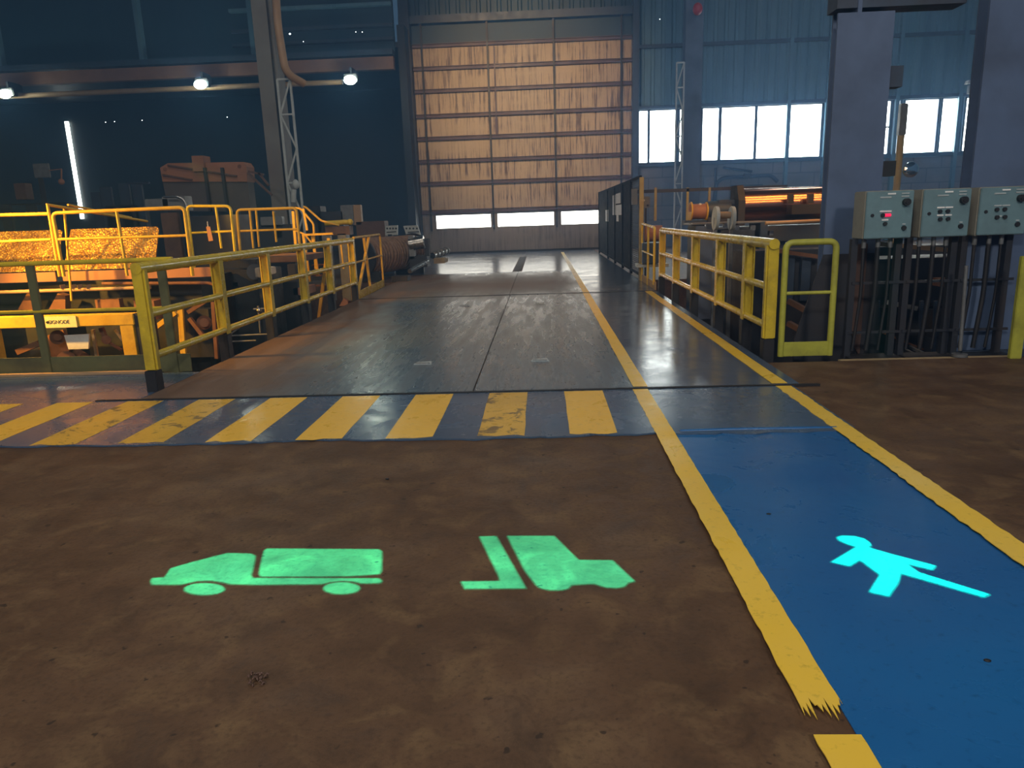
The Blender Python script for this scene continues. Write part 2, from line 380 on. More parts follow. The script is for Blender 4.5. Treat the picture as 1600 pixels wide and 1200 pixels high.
for i, k in enumerate(range(7, -2, -1)):
    x0 = -.48-.645*k; y0 = 4.82; ps = []
    for j in range(6): ps.append((x0+.33*j/5, y0+random.uniform(-.01, .03), .014))
    ps += [(x0+.33+random.uniform(-.004, .004), y, .014) for y in (5.1, 5.4, 5.7)]+[(x0+.33, 6.085, .014), (x0, 6.085, .014)]
    ps += [(x0+random.uniform(-.004, .004), y, .014) for y in (5.7, 5.4, 5.1)]
    tag(MB().prism(ps, (0, 0, .002)).build('hazard_stripe', 'stripeworn' if k in (0, 4, 5) else 'stripe'), 'yellow '+pos_words[i], 'hazard stripe', 'yellow hazard stripes')
# deck plates
def deck(x0, x1, y0, y1, m, label):
    e = thing('deck_plate', ((x0+x1)/2, y0, 0), label, 'floor plate', 'steel deck plates')
    MB().box((x0+.006, y0+.006, .001), (x1-.006, y1-.006, .02), .003).build('plate', m, e); return e
d1 = deck(XL, -.63, 6.15, 14.05, 'deck', 'big grey deck plate left of the centre seam, brown dirt along its rail side')
d2 = deck(-.63, .83, 6.15, 14.05, 'deck', 'worn grey deck plate between the centre seam and the yellow line')
d3 = deck(.83, XR, 6.15, 14.05, 'deckblue', 'glossy blue grey deck plate under the walkway, right of the yellow line')
d4 = deck(XL, -.65, 14.10, 20.0, 'deck', 'brown dusty deck plate behind the left cross seam')
d5 = deck(-.65, .83, 14.10, 20.0, 'deck', 'grey brown deck plate behind the cross seam, near the yellow line')
d6 = deck(.83, XR, 14.10, 31.6, 'deckblue', 'far blue grey deck plate beside the black fence')
d7 = deck(-4.6, -.65, 20.03, 31.6, 'deckblue', 'bright wet looking deck plate in front of the big door, left part')
d8 = deck(-.65, .83, 20.03, 31.6, 'deckblue', 'bright wet looking deck plate in front of the big door, middle part')
for dp, px, py in ((d1, 661, 571), (d2, 843, 566), (d1, 727, 479), (d2, 843, 476)):
    p = G(px, py)
    t = MB().prism([(p.x-.09, p.y-.05, .0205), (p.x+.10, p.y-.06, .0205), (p.x+.08, p.y+.09, .0205), (p.x-.07, p.y+.06, .0205)], (0, 0, .006))
    o = t.build('lifting_plate', 'truss', dp); MB().bar((p.x-.07, p.y-.03, .03), (p.x+.08, p.y-.04, .03), .015, .012).build('lifting_ring', 'steel', o)
tr = thing('floor_drain', (-.68, 20.2, .02), 'narrow dark slotted drain running along the far deck', 'drain')
MB().box((-.82, 20.2, .021), (-.56, 27.4, .027)).build('frame', 'brownsteel', tr)
g_ = MB()
for k in range(36): g_.box((-.79, 20.3+k*.195, .027), (-.59, 20.40+k*.195, .034))
g_.build('grating', 'black', tr)
struct(MB().bar((XL-.4, 6.13, .012), (XR+.15, 6.13, .012), .03, .02).build('trim_1', 'black'))
struct(MB().bar((XL, 14.075, .014), (XR, 14.075, .014), .06, .024).build('trim_2', 'black'))
# litter
lf = MB()
c0 = G(400, 1063)
for k in range(26):
    a = random.uniform(0, 6.28); rr = random.uniform(.0, .035); p = c0+Vector((math.cos(a)*rr*1.3, math.sin(a)*rr, random.uniform(.002, .016)))
    q = p+Vector((random.uniform(-.012, .012), random.uniform(-.01, .01), random.uniform(-.004, .008))); lf.tube([p, (p+q)/2+Vector((0, 0, .006)), q], .0034, n=6)
tag(lf.build('debris', 'brownsteel'), 'small crumpled brown scrap lying on the near brown floor', 'debris')
for px, py, lb in ((605, 748, 'tiny dark crumb on brown floor below the hazard stripes'), (1201, 803, 'small dark chip on the blue lane near the yellow line'), (1543, 1032, 'dark flat flake on the blue lane near the right edge')):
    p = G(px, py, .006); b = MB().ball(p, .009, (1.4, 1, .5), 8); tag(b.build('debris', 'black'), lb, 'debris')
# ------------------------------------------------------------------ signs projected on the floor
def pictogram(name, pieces, lab, cat, m, z, colr, power, aimpx):
    e = thing(name, G(*aimpx, z), lab, cat); outs = []
    for pname, poly in pieces:
        w = [G(px, py, z) for px, py in poly]; outs.append(w)
        MB().prism([(p.x, p.y, z) for p in w], (0, 0, .0006)).build(pname, m, e)
    c = G(*aimpx, z); Lz, gz = 4.6, 4.2
    lamp = Vector((c.x, c.y, Lz))
    R_ = max((Vector((p.x, p.y))-Vector((c.x, c.y))).length for w in outs for p in w)+.12
    k = (Lz-gz)/(Lz-z)
    pr = thing('sign_projector', (c.x, c.y, gz), 'overhead projector throwing the '+cat+' onto the floor', 'projector', 'floor sign projectors')
    MB().cyl((c.x, c.y, Lz+.02), (c.x, c.y, Lz+.3), .12).build('housing', 'black', pr)
    cu = bpy.data.curves.new('stencil', 'CURVE'); cu.dimensions = '2D'; cu.fill_mode = 'BOTH'
    hs = R_*k*1.6
    loops = [[(-hs, -hs), (hs, -hs), (hs, hs), (-hs, hs)]]+[[((p.x-c.x)*k, (p.y-c.y)*k) for p in w] for w in outs]
    for lp in loops:
        s = cu.splines.new('POLY'); s.points.add(len(lp)-1); s.use_cyclic_u = True
        for i, (a, b) in enumerate(lp): s.points[i].co = (a, b, 0, 1)
    cu.materials.append(M['black']); o = bpy.data.objects.new('stencil', cu); COL.objects.link(o); o.location = (c.x, c.y, gz); o = to_mesh(o, 'stencil')
    o.parent = pr; o.matrix_parent_inverse = world_of(pr).inverted()
    spot('sign_projector_lamp', lamp, (c.x, c.y, 0), power, colr, 2*math.degrees(math.atan(R_/(Lz-z))), 0, .0008)
def ell(cx, cy, a, b, n=22, rot=0): return [(cx+a*math.cos(t)*math.cos(rot)-b*math.sin(t)*math.sin(rot), cy+a*math.cos(t)*math.sin(rot)+b*math.sin(t)*math.cos(rot)) for t in [2*math.pi*i/n for i in range(n)]]
def cr(x0, y0, s, pts): return [(x0+x/s, y0+y/s) for x, y in pts]
cab = cr(220, 800, 4, [(60, 430), (72, 412), (150, 408), (185, 352), (300, 318), (540, 256), (690, 260), (718, 275), (700, 360), (690, 398), (702, 412), (1490, 414), (1510, 432), (1495, 446), (1385, 448), (1330, 436), (1250, 432), (1180, 440), (1130, 452), (720, 456), (560, 452), (510, 440), (440, 430), (360, 432), (300, 444), (250, 455), (70, 455)])
crg = cr(220, 800, 4, [(785, 228), (1485, 232), (1508, 246), (1506, 370), (1490, 390), (1300, 402), (1100, 404), (750, 405), (738, 385), (752, 310), (768, 245)])
pictogram('truck_pictogram', [('cab', cab), ('cargo_box', crg), ('wheel', cr(220, 800, 4, ell(397, 482, 128, 38))), ('wheel', cr(220, 800, 4, ell(1255, 477, 115, 38)))],
          'glowing green truck silhouette facing left on the brown floor', 'truck sign', 'floor', .0006, (.02, 1, .62), 7300, (418, 890))
fork = cr(700, 800, 5, [(100, 542), (405, 538), (395, 500), (242, 190), (378, 188), (612, 598), (130, 602)])
body = cr(700, 800, 5, [(460, 186), (830, 186), (1020, 374), (1285, 376), (1460, 540), (1448, 548), (1410, 552), (1380, 585), (1320, 595), (1240, 592), (1180, 575), (1140, 562), (965, 572), (935, 602), (890, 612), (800, 612), (730, 600), (690, 575), (600, 460)])
pictogram('forklift_pictogram', [('fork', fork), ('truck_body', body)], 'glowing green forklift silhouette in the middle of the brown floor', 'forklift sign', 'floor', .0006, (.02, 1, .66), 7000, (852, 880))
man = cr(1250, 800, 4.571, [(262, 180), (300, 168), (390, 172), (460, 190), (500, 218), (510, 240), (490, 252), (620, 290), (972, 384), (945, 416), (770, 374), (850, 430), (1358, 588), (1310, 610), (720, 440), (700, 510), (632, 604), (495, 572), (570, 450), (428, 344), (352, 388), (222, 358), (380, 262), (400, 250), (330, 228), (280, 205)])
pictogram('pedestrian_pictogram', [('figure', man)], 'glowing cyan walking person silhouette on the blue lane', 'pedestrian sign', 'blue', .006, (0, 1, .30), 12500, (1400, 885))
# ------------------------------------------------------------------ heavy guard rails
def guard_rail(X, Y0, ys, label, side, m, endw):
    e = thing('guard_rail', (X, Y0, 0), label, 'guard rail'); Y1 = ys[-1]
    MB().tube([(X, Y0-.05, 1.155), (X, Y1+.06, 1.155)], .052, n=18).build('top_rail', m, e)
    for z in (.735, .345): MB().tube([(X+side*.02, Y0, z), (X+side*.02, (Y0+Y1)/2, z+.005), (X+side*.02, Y1, z)], .036, n=16).build('middle_rail', m, e)
    for i, y in enumerate(ys):
        b = MB()
        if i == 0: b.box((X-.062, y-.045, .20), (X+.062, y+.045, 1.16), .02)
        else: b.box((X-.055, y-.05, .30), (X-.043, y+.05, 1.13)).box((X+.043, y-.05, .30), (X+.055, y+.05, 1.13)).box((X-.05, y-.008, .30), (X+.05, y+.008, 1.13))
        po = b.build('post', m, e)
        fb = MB().box((X-.06, y-.06, .0 if i == 0 and X < 0 else -.35), (X+.05, y+.06, .30 if i else .21), .006).build('post_foot', 'black', po)
        fb['label'] = 'black bare steel foot'
    return e
guard_rail(-3.66, 6.50, (6.50, 8.10, 9.55, 11.05, 12.45, 14.05), 'heavy olive yellow pipe guard rail left of the deck', 1, 'olive', .12)
guard_rail(2.27, 7.32, (7.34, 8.15, 9.42, 10.95, 12.5, 13.95), 'heavy olive yellow pipe guard rail right of the deck', -1, 'olive', .12)
# fascia of the deck below the rails
struct(MB().box((XL-.1, 7.4, -.45), (XL, 14.2, -.02)).build('trim_3', 'brownsteel'))
gt = thing('barrier_gate', (-3.7, 14.2, 0), 'light yellow barrier with crossed braces at the far end of the left guard rail', 'gate')
a, b_ = Vector((-3.66, 14.25, 0)), Vector((-3.74, 17.0, 0)); Zv = Vector((0, 0, 1))
MB().tube([a+Zv*1.2, b_+Zv*1.2, b_+Zv*.1], .024, .1).build('top_rail', 'yellow', gt)
MB().tube([a+Zv*.72, b_+Zv*.72], .018).build('middle_rail', 'yellow', gt)
MB().bar(a+Zv*.1, a+(b_-a)*.55+Zv*1.2, .05, .05).build('brace', 'yellow', gt)
MB().bar(a+(b_-a)*.35+Zv*1.18, a+(b_-a)*.45+Zv*.1, .05, .05).build('brace', 'yellow', gt)
MB().prism([a+Zv*.0, b_+Zv*.0, b_+Zv*.16, a+Zv*.16], (.02, 0, 0)).build('toe_board', 'olive', gt)
r2 = thing('handrail', (2.25, 14.3, 0), 'short light handrail with toe board between right guard rail and yellow post', 'handrail')
MB().tube([(2.2, 14.45, .1), (2.2, 14.45, 1.2), (2.2, 16.2, 1.26), (2.2, 16.2, 0)], .026, .06).build('top_rail', 'olive', r2)
MB().tube([(2.2, 14.45, .66), (2.2, 16.2, .68)], .02).build('middle_rail', 'olive', r2)
MB().tube([(2.2, 15.3, 0), (2.2, 15.3, 1.22)], .024).build('post', 'olive', r2)
MB().box((2.19, 14.3, .0), (2.22, 16.2, .16)).build('toe_board', 'wood', r2)
# ------------------------------------------------------------------ front left handrail
hr = thing('handrail', (-5.5, 7.4, 0), 'thin olive green handrail across the left pit edge with wide toe board', 'handrail')
MB().tube([(-9, 7.40, 1.19), (-3.80, 7.40, 1.19)], .026).build('top_rail', 'olive', hr)
MB().tube([(-9, 7.40, .69), (-3.80, 7.40, .69)], .02).build('middle_rail', 'olive', hr)
for x_ in (-5.32, -3.93, -7.4): MB().box((x_-.045, 7.385, .0), (x_+.045, 7.42, 1.18), .004).build('post', 'toe', hr)
MB().box((-9, 7.40, .01), (-3.75, 7.415, .20)).build('toe_board', 'toe', hr)
tag(MB().box((-9, 7.30, .0125), (-4.15, 7.375, .04), .004).build('sill_angle', 'pipe'), 'low tan sill strip on the floor along the left toe board', 'sill')
# ------------------------------------------------------------------ strapping machine in the left pit
sm = thing('strapping_machine', (-6, 8.6, -1.3), 'orange lit steel strapping machine frame in the left pit with maker plate', 'machine')
Y = 8.6
MB().box((-9, Y, .36), (-5.0, Y+.16, .50), .008).build('crossbeam', 'yellow', sm)
for xa, xb in ((-5.19, -5.02), (-7.0, -6.80)): MB().box((xa, Y+.005, -1.3), (xb, Y+.15, .37), .006).build('leg', 'yellow', sm)
MB().box((-5.0, Y+.02, -1.3), (-4.88, Y+.3, .50)).build('side_plate', 'dark', sm)
pl_ = MB().box((-6.14, Y-.014, .355), (-5.71, Y-.001, .495), .002).build('maker_plate', 'platey', sm)
text('SIGNODE', .062, (-5.93, Y-.016, .425), 'black', pl_)
MB().prism([(-6.10, Y-.016, .425), (-6.075, Y-.016, .445), (-6.05, Y-.016, .425), (-6.075, Y-.016, .405)], (0, .002, 0)).build('emblem', 'black', pl_)
def P(px, py, Y_): return PY(px, py, Y_)
q = [P(100, 524, Y+.1), P(139, 522, Y+.1), P(138, 545, Y+.1), P(107, 546, Y+.1)]
MB().prism(q, (0, .03, 0)).build('cover_plate', 'white', sm)
MB().cyl(P(90, 527, Y+.25), P(90, 527, Y+.35), .09).cyl(P(90, 527, Y+.2), P(90, 527, Y+.25), .045).build('gear', 'rust', sm)
MB().prism([P(72, 525, Y+.4), P(98, 515, Y+.4), P(110, 545, Y+.4), P(100, 562, Y+.4), P(76, 560, Y+.4), P(60, 545, Y+.4)], (0, .06, 0)).build('arm_plate', 'rust', sm)
MB().cyl(P(166, 531, Y+.2), P(166, 531, Y+.3), .055).bar(P(166, 531, Y+.25), P(158, 512, Y+.25), .05).bar(P(170, 535, Y+.25), P(190, 547, Y+.25), .03).build('lever', 'rust', sm)
MB().bar(P(180, 515, Y+.3), P(192, 532, Y+.3), .03).bar(P(145, 515, Y+.3), P(152, 560, Y+.3), .035).build('tie_rod', 'wood', sm)
MB().cyl(P(104, 562, Y+.2), P(104, 562, Y+.4), .11).cyl(P(132, 560, Y+.3), P(120, 552, Y+.6), .07).build('motor', 'rust', sm)
MB().ball(P(103, 560, Y+.18), .02).build('bolt', 'steel', sm)
MB().box((-6.75, Y+.5, -1.3), (-6.2, Y+.9, .3)).build('gearbox', 'dark', sm)
MB().bar(P(28, 550, Y+.2), P(62, 536, Y+.2), .07).build('link', 'rust', sm)
# second frame, right of the strapping machine
fr = thing('braced_stand', (-4.5, 9.2, -1.3), 'orange lit braced steel machine stand behind the left guard rail', 'machine')
Y = 9.3
MB().bar(P(246, 510, Y), P(275, 488, Y), .06).build('brace', 'yellow', fr)
MB().bar(P(294, 488, Y), P(322, 470, Y), .05).build('brace', 'rust', fr)
MB().bar(P(296, 497, Y), P(317, 524, Y), .05).build('brace', 'rust', fr)
for x_ in (283, 333, 278): MB().bar(P(x_, 476 if x_ != 333 else 472, Y), P(x_+6, 560, Y), .045 if x_ != 278 else .02).build('upright', 'yellow' if x_ != 333 else 'rust', fr)
MB().box(P(243, 580, Y), P(262, 552, Y)+Vector((0, .2, 0))).build('foot_box', 'rust', fr)
MB().cyl(P(319, 504, Y-.02), P(319, 504, Y+.1), .06).cyl(P(319, 504, Y+.1), P(319, 504, Y+.14), .095).build('bearing', 'rust', fr)
MB().box(P(240, 470, Y), P(228, 500, Y)+Vector((0, .2, 0))).build('bracket', 'rust', fr)
MB().box(P(243, 560, Y+.4), P(335, 480, Y+.6)).build('back_plate', 'black', fr)
# conveyor deck: dark body under the sloping sheets
cb = thing('conveyor', (-6.5, 10, -1.3), 'long dark conveyor body under the orange lit sloping sheets', 'conveyor')
MB().box((-10, 9.95, -1.29), (-4.75, 11.0, .82)).build('body', 'black', cb)
MB().tube([(-9, 9.45, .735), (-5.2, 9.45, .745)], .025).build('pipe', 'pipe', cb)
MB().tube([P(160, 443, 9.45), P(330, 442, 9.45), P(345, 452, 9.45), P(350, 470, 9.45)], .022, .1).build('pipe', 'rust', cb)
for px in (40, 88): MB().prism([P(px-12, 484, 9.6), P(px+14, 484, 9.6), P(px+14, 462, 9.6), P(px+2, 458, 9.6)], (0, .12, 0)).build('bearing_block', 'rust', cb)
for px in (150, 210): MB().box(P(px, 482, 9.55), P(px+42, 466, 9.65)).build('bracket', 'rust', cb)
for px in (95, 112, 122, 136): MB().box(P(px, 452, 9.4), P(px+6, 444, 9.5)).build('clamp', 'pipe', cb)
for (xa, xb, lab) in ((-9.0, -6.47, 'orange lit rough metal sheet sloping behind the handrails, left one'), (-6.38, -5.13, 'orange lit rough metal sheet with bright right corner, right one')):
    gp = thing('guard_sheet', ((xa+xb)/2, 9.6, .9), lab, 'metal sheet', 'sloping metal sheets')
    MB().prism([(xa, 9.5, 1.00), (xb, 9.5, 1.00), (xb-.02, 9.78, 1.50), (xb-.06, 9.80, 1.53), (xa, 9.80, 1.53)], (0, .02, 0)).build('sheet', 'mesh', gp)
    MB().box((xa, 9.46, .86), (xb+(.9 if xb > -6 else 0), 9.485, .985), .003).build('kick_board', 'hopper', gp)
# tubular frames standing in front of the sheets
def frame(name, pts, label, mids=(), r=.022, m='yellow', rad=.07, cat='handrail', grp=None):
    e = thing(name, pts[0], label, cat, grp); MB().tube(pts, r, rad).build('frame_tube', m, e)
    for (a, b) in mids: MB().tube([a, b], r*.8).build('cross_tube' if abs(a[2]-b[2]) < .3 else 'upright', m, e)
    return e
Y = 9.0
frame('handrail', [P(100, 432, Y), P(82, 333, Y), P(288, 324, Y), P(301, 431, Y)], 'bright orange yellow tubular handrail frame before the right metal sheet',
      ((P(182, 329, Y), P(199, 431, Y)), (P(90, 374, Y), P(293, 368, Y))))
frame('handrail', [P(-160, 340, Y), P(76, 334, Y)], 'long straight orange handrail entering from the left edge', ((P(-160, 384, Y), P(80, 374, Y)), (P(74, 318, Y), P(93, 432, Y))))
frame('handrail', [P(74, 320, Y+.05), P(230, 346, Y+1.6)], 'thin orange handrail sloping down and back behind the frames', ((P(100, 322, Y+.3), P(112, 470, Y+.3)), (P(106, 320, Y+.4), P(205, 340, Y+1.6))), .018)
Y = 10.2
frame('handrail', [P(305, 428, Y), P(292, 322, Y), P(360, 322, Y), P(368, 400, Y)], 'dull olive handrail frame with hanging tag beside the orange frame', ((P(337, 323, Y), P(346, 388, Y)), (P(300, 364, Y), P(365, 361, Y))), .02, 'olive')
Y = 11.5
frame('handrail', [P(377, 410, Y), P(370, 328, Y), P(463, 325, Y), P(470, 398, Y)], 'yellow handrail frame left of the stair, olive to orange', ((P(390, 328, Y), P(396, 388, Y)), (P(400, 328, Y), P(405, 386, Y)), (P(376, 361, Y), P(464, 358, Y)), (P(427, 330, Y), P(432, 378, Y))), .022)
sg = thing('inspection_tag', P(325, 360, 10.15), 'small orange and white tag hanging on the olive handrail frame', 'tag')
MB().prism([P(322, 354, 10.15), P(328, 354, 10.15), P(333, 376, 10.15), P(326, 377, 10.15)], (0, .006, 0)).build('tag_card', 'hopper', sg)
MB().tube([P(324, 346, 10.16), P(325, 356, 10.16)], .006).build('tie', 'white', sg)
# stair
sr = thing('stair', P(500, 440, 14.5), 'bright yellow steel stair with sloping rails and diagonal strut', 'stair')
Y = 14.5
MB().tube([P(461, 325, Y), P(470, 326, Y), P(490, 350, Y), P(493, 420, Y)], .022, .05).build('handrail_tube', 'yellow', sr)
MB().tube([P(474, 323, Y+.7), P(478, 324, Y+.7), P(502, 345, Y+.7), P(530, 352, Y+.7)], .022, .05).build('handrail_tube', 'yellow', sr)
MB().tube([P(463, 361, Y), P(476, 366, Y), P(489, 382, Y)], .018, .05).build('middle_tube', 'yellow', sr)
for a, b, w in (((474, 366), (484, 440), .05), ((488, 366), (497, 430), .05), ((481, 385), (512, 385), .0), ((514, 372), (498, 500), .06), ((458, 330), (463, 392), .05), ((474, 326), (480, 360), .04), ((513, 400), (519, 480), .04), ((532, 376), (537, 420), .03)):
    MB().bar(P(*a, Y), P(*b, Y), w or .03).build('strut', 'yellow', sr)
MB().bar(P(476, 367, Y-.1), P(520, 365, Y-.1), .04, .04).build('landing_edge', 'yellow', sr)
for k in range(5): MB().box(P(484+k*2, 400+k*16, Y+.1), P(512+k*2, 396+k*16, Y+.35)).build('tread', 'rust', sr)
for px in (545, 549):   # twin posts by the rail end
    pass
tp = thing('bollard_post', P(552, 440, 14.8), 'pair of bright yellow slanting posts beside the last guard rail post', 'post')
MB().bar(P(544, 374, 14.8), P(552, 470, 14.8), .05).build('upright', 'yellow', tp); MB().bar(P(550, 374, 14.9), P(556, 470, 14.9), .05).build('upright', 'yellow', tp)
cn = MB().prism([P(530, 478, 14.5), P(545, 478, 14.5), P(543, 470, 14.5), P(537, 466, 14.5)], (0, .12, 0)); tag(cn.build('wedge_block', 'hopper'), 'small orange wedge on the ground behind the guard rail foot', 'block')
ar = thing('feed_arm', P(520, 350, 16.5), 'yellow rounded arm on a grey stand beyond the stair', 'machine arm'); Y = 16.5
MB().tube([P(508, 349, Y), P(540, 347, Y), P(549, 348, Y)], .055, .05).ball(P(547, 347, Y), .07).build('arm', 'olive', ar)
MB().box(P(509, 368, Y), P(546, 353, Y)+Vector((0, .3, 0))).build('bracket', 'brownsteel', ar)
MB().box(P(512, 470, Y), P(516, 365, Y)+Vector((0, .1, 0))).build('leg', 'grey', ar)
MB().box(P(536, 470, Y), P(540, 365, Y)+Vector((0, .1, 0))).build('leg', 'grey', ar)
# middle pit machinery (dark) behind the guard rail
def block(name, Y, rects, label, cat='machine', m='dark', depth=.6):
    zf = 0.0 if Y > 18.1 else -1.29
    x0, y0, x1, y1 = rects[0][:4]; e = thing(name, P((x0+x1)/2, y1, Y), label, cat)
    for i, rc in enumerate(rects):
        x0, y0, x1, y1 = rc[:4]; mm = rc[4] if len(rc) > 4 else m; nm = rc[5] if len(rc) > 5 else 'body'
        a = P(x0, y1, Y); b = P(x1, y0, Y); dep = rc[6] if len(rc) > 6 else depth
        zl = zf if (nm == 'leg' or (i == 0 and nm in ('housing', 'body', 'upright'))) else min(a.z, b.z)
        MB().box((min(a.x, b.x), Y, zl), (max(a.x, b.x), Y+dep, max(a.z, b.z)), .01).build(nm, mm, e)
    return e
e = block('drive_unit', 11.05, [(350, 420, 418, 500, 'black', 'housing'), (372, 405, 400, 420, 'dark', 'cover'), (360, 440, 372, 450, 'grey', 'flange')], 'dark drive unit in the pit behind the middle of the left guard rail')
MB().cyl(P(398, 425, 10.95), P(398, 425, 11.05), .12).build('pulley', 'dark', e)
jb = thing('junction_box', P(410, 430, 10.4), 'small pale green junction box with white lid seen between the rails', 'junction box')
MB().box(P(399, 434, 10.4), P(414, 417, 10.6), .01).build('box_body', 'grey', jb); MB().box(P(416, 429, 10.4), P(431, 416, 10.6), .01).build('lid', 'white', jb); a = P(407, 434, 10.5); MB().box((a.x-.02, 10.45, -1.29), (a.x+.02, 10.49, a.z)).build('stand', 'dark', jb)
block('gear_housing', 12.0, [(432, 440, 465, 480, 'black', 'housing'), (458, 449, 476, 462, 'hopper', 'nameplate')], 'black gear housing with an orange lit end, right of the junction box')
block('platform', 12.6, [(380, 400, 470, 412, 'brownsteel', 'deck_edge', 1.5), (384, 412, 392, 480, 'dark', 'leg', .1), (455, 412, 462, 480, 'dark', 'leg', .1)], 'dark brown steel platform below the olive frame', 'platform')
vs = thing('pipe_bundle', P(400, 500, 9.9), 'thin grey pipes and a small valve low behind the guard rail', 'pipes'); Y = 9.9
for a, b in (((403, 478), (407, 520)), ((396, 483), (416, 482)), ((330, 545), (390, 500)), ((352, 525), (420, 522)), ((352, 534), (400, 532))): MB().tube([P(*a, Y), P(*b, Y)], .012).build('pipe', 'grey', vs)
MB().ball(P(405, 485, Y), .04).build('valve', 'steel', vs)
# background left: hopper, stands, consoles
Y = 18.3
hp = thing('hopper', P(318, 330, Y), 'large orange brown hopper with rounded corners in the dark left bay', 'hopper')
up = [P(250, 262, Y), P(262, 255, Y), P(380, 253, Y), P(385, 260, Y), P(386, 278, Y), P(386, 284, Y), P(254, 284, Y)]
MB().prism(up, (0, .5, 0)).build('upper_shell', 'hopper', hp)
MB().prism([P(254, 284, Y+.04), P(386, 278, Y+.04), P(392, 330, Y+.04), P(264, 330, Y+.04)], (0, .4, 0)).build('lower_shell', 'hopperlow', hp)
MB().box(P(302, 268, Y-.1), P(328, 245, Y+.3)).build('lifting_lug', 'hopper', hp)
for px in (320, 347): MB().bar(P(px, 262, Y-.08), P(px+9, 330, Y-.08), .06, .1).build('rib', 'dark', hp)
for px, py in ((258, 264), (374, 260)): MB().cyl(P(px, py, Y-.02), P(px, py, Y+.01), .045).build('bolt', 'rust', hp)
MB().bar(P(262, 258, Y-.04), P(370, 275, Y-.04), .04).bar(P(254, 273, Y-.04), P(300, 281, Y-.04), .04).build('strap', 'brownsteel', hp)
for a, b in (((387, 270), (425, 305)), ((404, 270), (420, 290)), ((388, 268), (412, 273))): MB().bar(P(*a, Y), P(*b, Y), .05).build('chute_rod', 'brownsteel', hp)
for px in (262, 376):
    a = P(px, 330, Y+.1); MB().box((a.x, Y+.1, 0), (a.x+.22, Y+.3, a.z)).build('leg', 'dark', hp)
e = block('machine_cabinet', 13.5, [(300, 335, 370, 420, 'dark', 'body'), (228, 310, 262, 330, 'grey', 'top_unit', .3), (255, 306, 288, 330, 'grey', 'hood', .3), (262, 332, 276, 420, 'brownsteel', 'leg', .1)], 'brown machine cabinet with grey hood behind the orange frame', 'machine')
MB().tube([P(256, 308, 13.3), P(275, 307, 13.3), P(288, 312, 13.3), P(293, 328, 13.3)], .02, .2).build('hose', 'steel', e)
block('workbench', 20, [(0, 316, 90, 320, 'dark', 'top', 1), (10, 320, 14, 380, 'dark', 'leg', .1), (50, 320, 54, 380, 'dark', 'leg', .1), (25, 286, 38, 312, 'brownsteel', 'vise', .3)], 'dark bench with upright gear at the far left', 'bench')
block('notice_board', 20, [(54, 255, 75, 278, 'grey', 'board', .05), (62, 278, 66, 300, 'dark', 'leg', .05)], 'small grey board in the dark far left', 'board')
lq = MB().ball(P(96, 284, 20), .08).cyl(P(96, 264, 20), P(96, 284, 20), .02).bar(P(96, 264, 20), P(64, 268, 20.02), .02); tag(lq.build('work_light', 'hopper'), 'small round tan bulb hanging beside the bright slit', 'lamp')
block('press_stand', 21, [(150, 300, 155, 360, 'dark2', 'upright', .1), (165, 292, 172, 360, 'dark2', 'upright', .1), (195, 286, 200, 360, 'dark2', 'upright', .1), (195, 284, 232, 288, 'dark2', 'crossbar', .1), (216, 288, 220, 360, 'dark2', 'upright', .1), (170, 320, 215, 360, 'dark', 'body')], 'dark blue stand of uprights behind the sloping sheets', 'stand')
block('machine_console', 17.5, [(408, 338, 440, 356, 'grey', 'screen_box', .2), (405, 350, 455, 400, 'dark', 'leg'), (432, 356, 440, 372, 'grey', 'panel', .1)], 'dim grey console behind the yellow stair frame', 'console')
block('mill_stand', 22, [(472, 322, 500, 390, 'dark', 'housing'), (500, 330, 535, 390, 'dark', 'housing'), (534, 320, 552, 352, 'grey', 'panel'), (553, 320, 563, 352, 'pipe', 'terminal_box', .2), (560, 345, 600, 400, 'brownsteel', 'base')], 'dark mill stand with a pale upright box left of the cable spool', 'machine')
for i, px in enumerate((557,)): pass
# cable spool and rollers
Y = 18.6
sp = thing('cable_spool', P(625, 415, Y), 'big drum wrapped in brown cables beside the deck', 'spool')
A, B = P(560, 402, 18.4), P(646, 396, 21.0); A.z = .62; B.z = .62
dv = (B-A).normalized(); MB().cyl(A, B, .42, 28).build('drum', 'rope', sp)
wr = MB()
for k in range(20):
    c = A+(B-A)*(.04+.92*k/19); ptl = []
    x_ = dv.cross(Vector((0, 0, 1))).normalized(); z_ = x_.cross(dv)
    for j in range(25):
        an = 2*math.pi*j/24; ptl.append(c+x_*math.cos(an)*.44+z_*math.sin(an)*.44+dv*.03*math.sin(an*2+k)+dv*random.uniform(-.01, .01))
    wr.tube(ptl, .03+random.uniform(0, .012), n=6)
wr.build('cable_wrap', 'rope', sp)
for c in (A, B): MB().cyl(c-dv*.03, c+dv*.03, .52, 28).build('flange', 'dark', sp)
MB().box((A.x-.2, A.y, 0), (A.x+.5, A.y+.2, .25)).build('cradle', 'black', sp); MB().box((B.x-.5, B.y-.2, 0), (B.x+.3, B.y, .25)).build('cradle', 'black', sp)
rl = thing('roller_stand', (-3.3, 19.6, .02), 'black stand holding a shiny steel roller beside the cable drum', 'roller stand'); Y = 19.6
MB().cyl(P(640, 382, Y), P(663, 378, Y), .17, 28).build('roller', 'steel', rl)
MB().box(P(640, 405, Y-.1), P(648, 368, Y+.2)).build('side_plate', 'grey', rl); MB().box(P(664, 400, Y+.1), P(671, 372, Y+.3)).build('side_plate', 'dark', rl)
MB().box(P(640, 418, Y-.1), P(672, 398, Y+.5)).build('base', 'black', rl)
MB().cyl(P(640, 424, Y-1.6), P(668, 408, Y-.6), .055).build('guide_roller', 'steel', rl)
MB().tube([P(671, 364, Y+.3), P(673, 395, Y+.3)], .02).build('spindle', 'grey', rl)
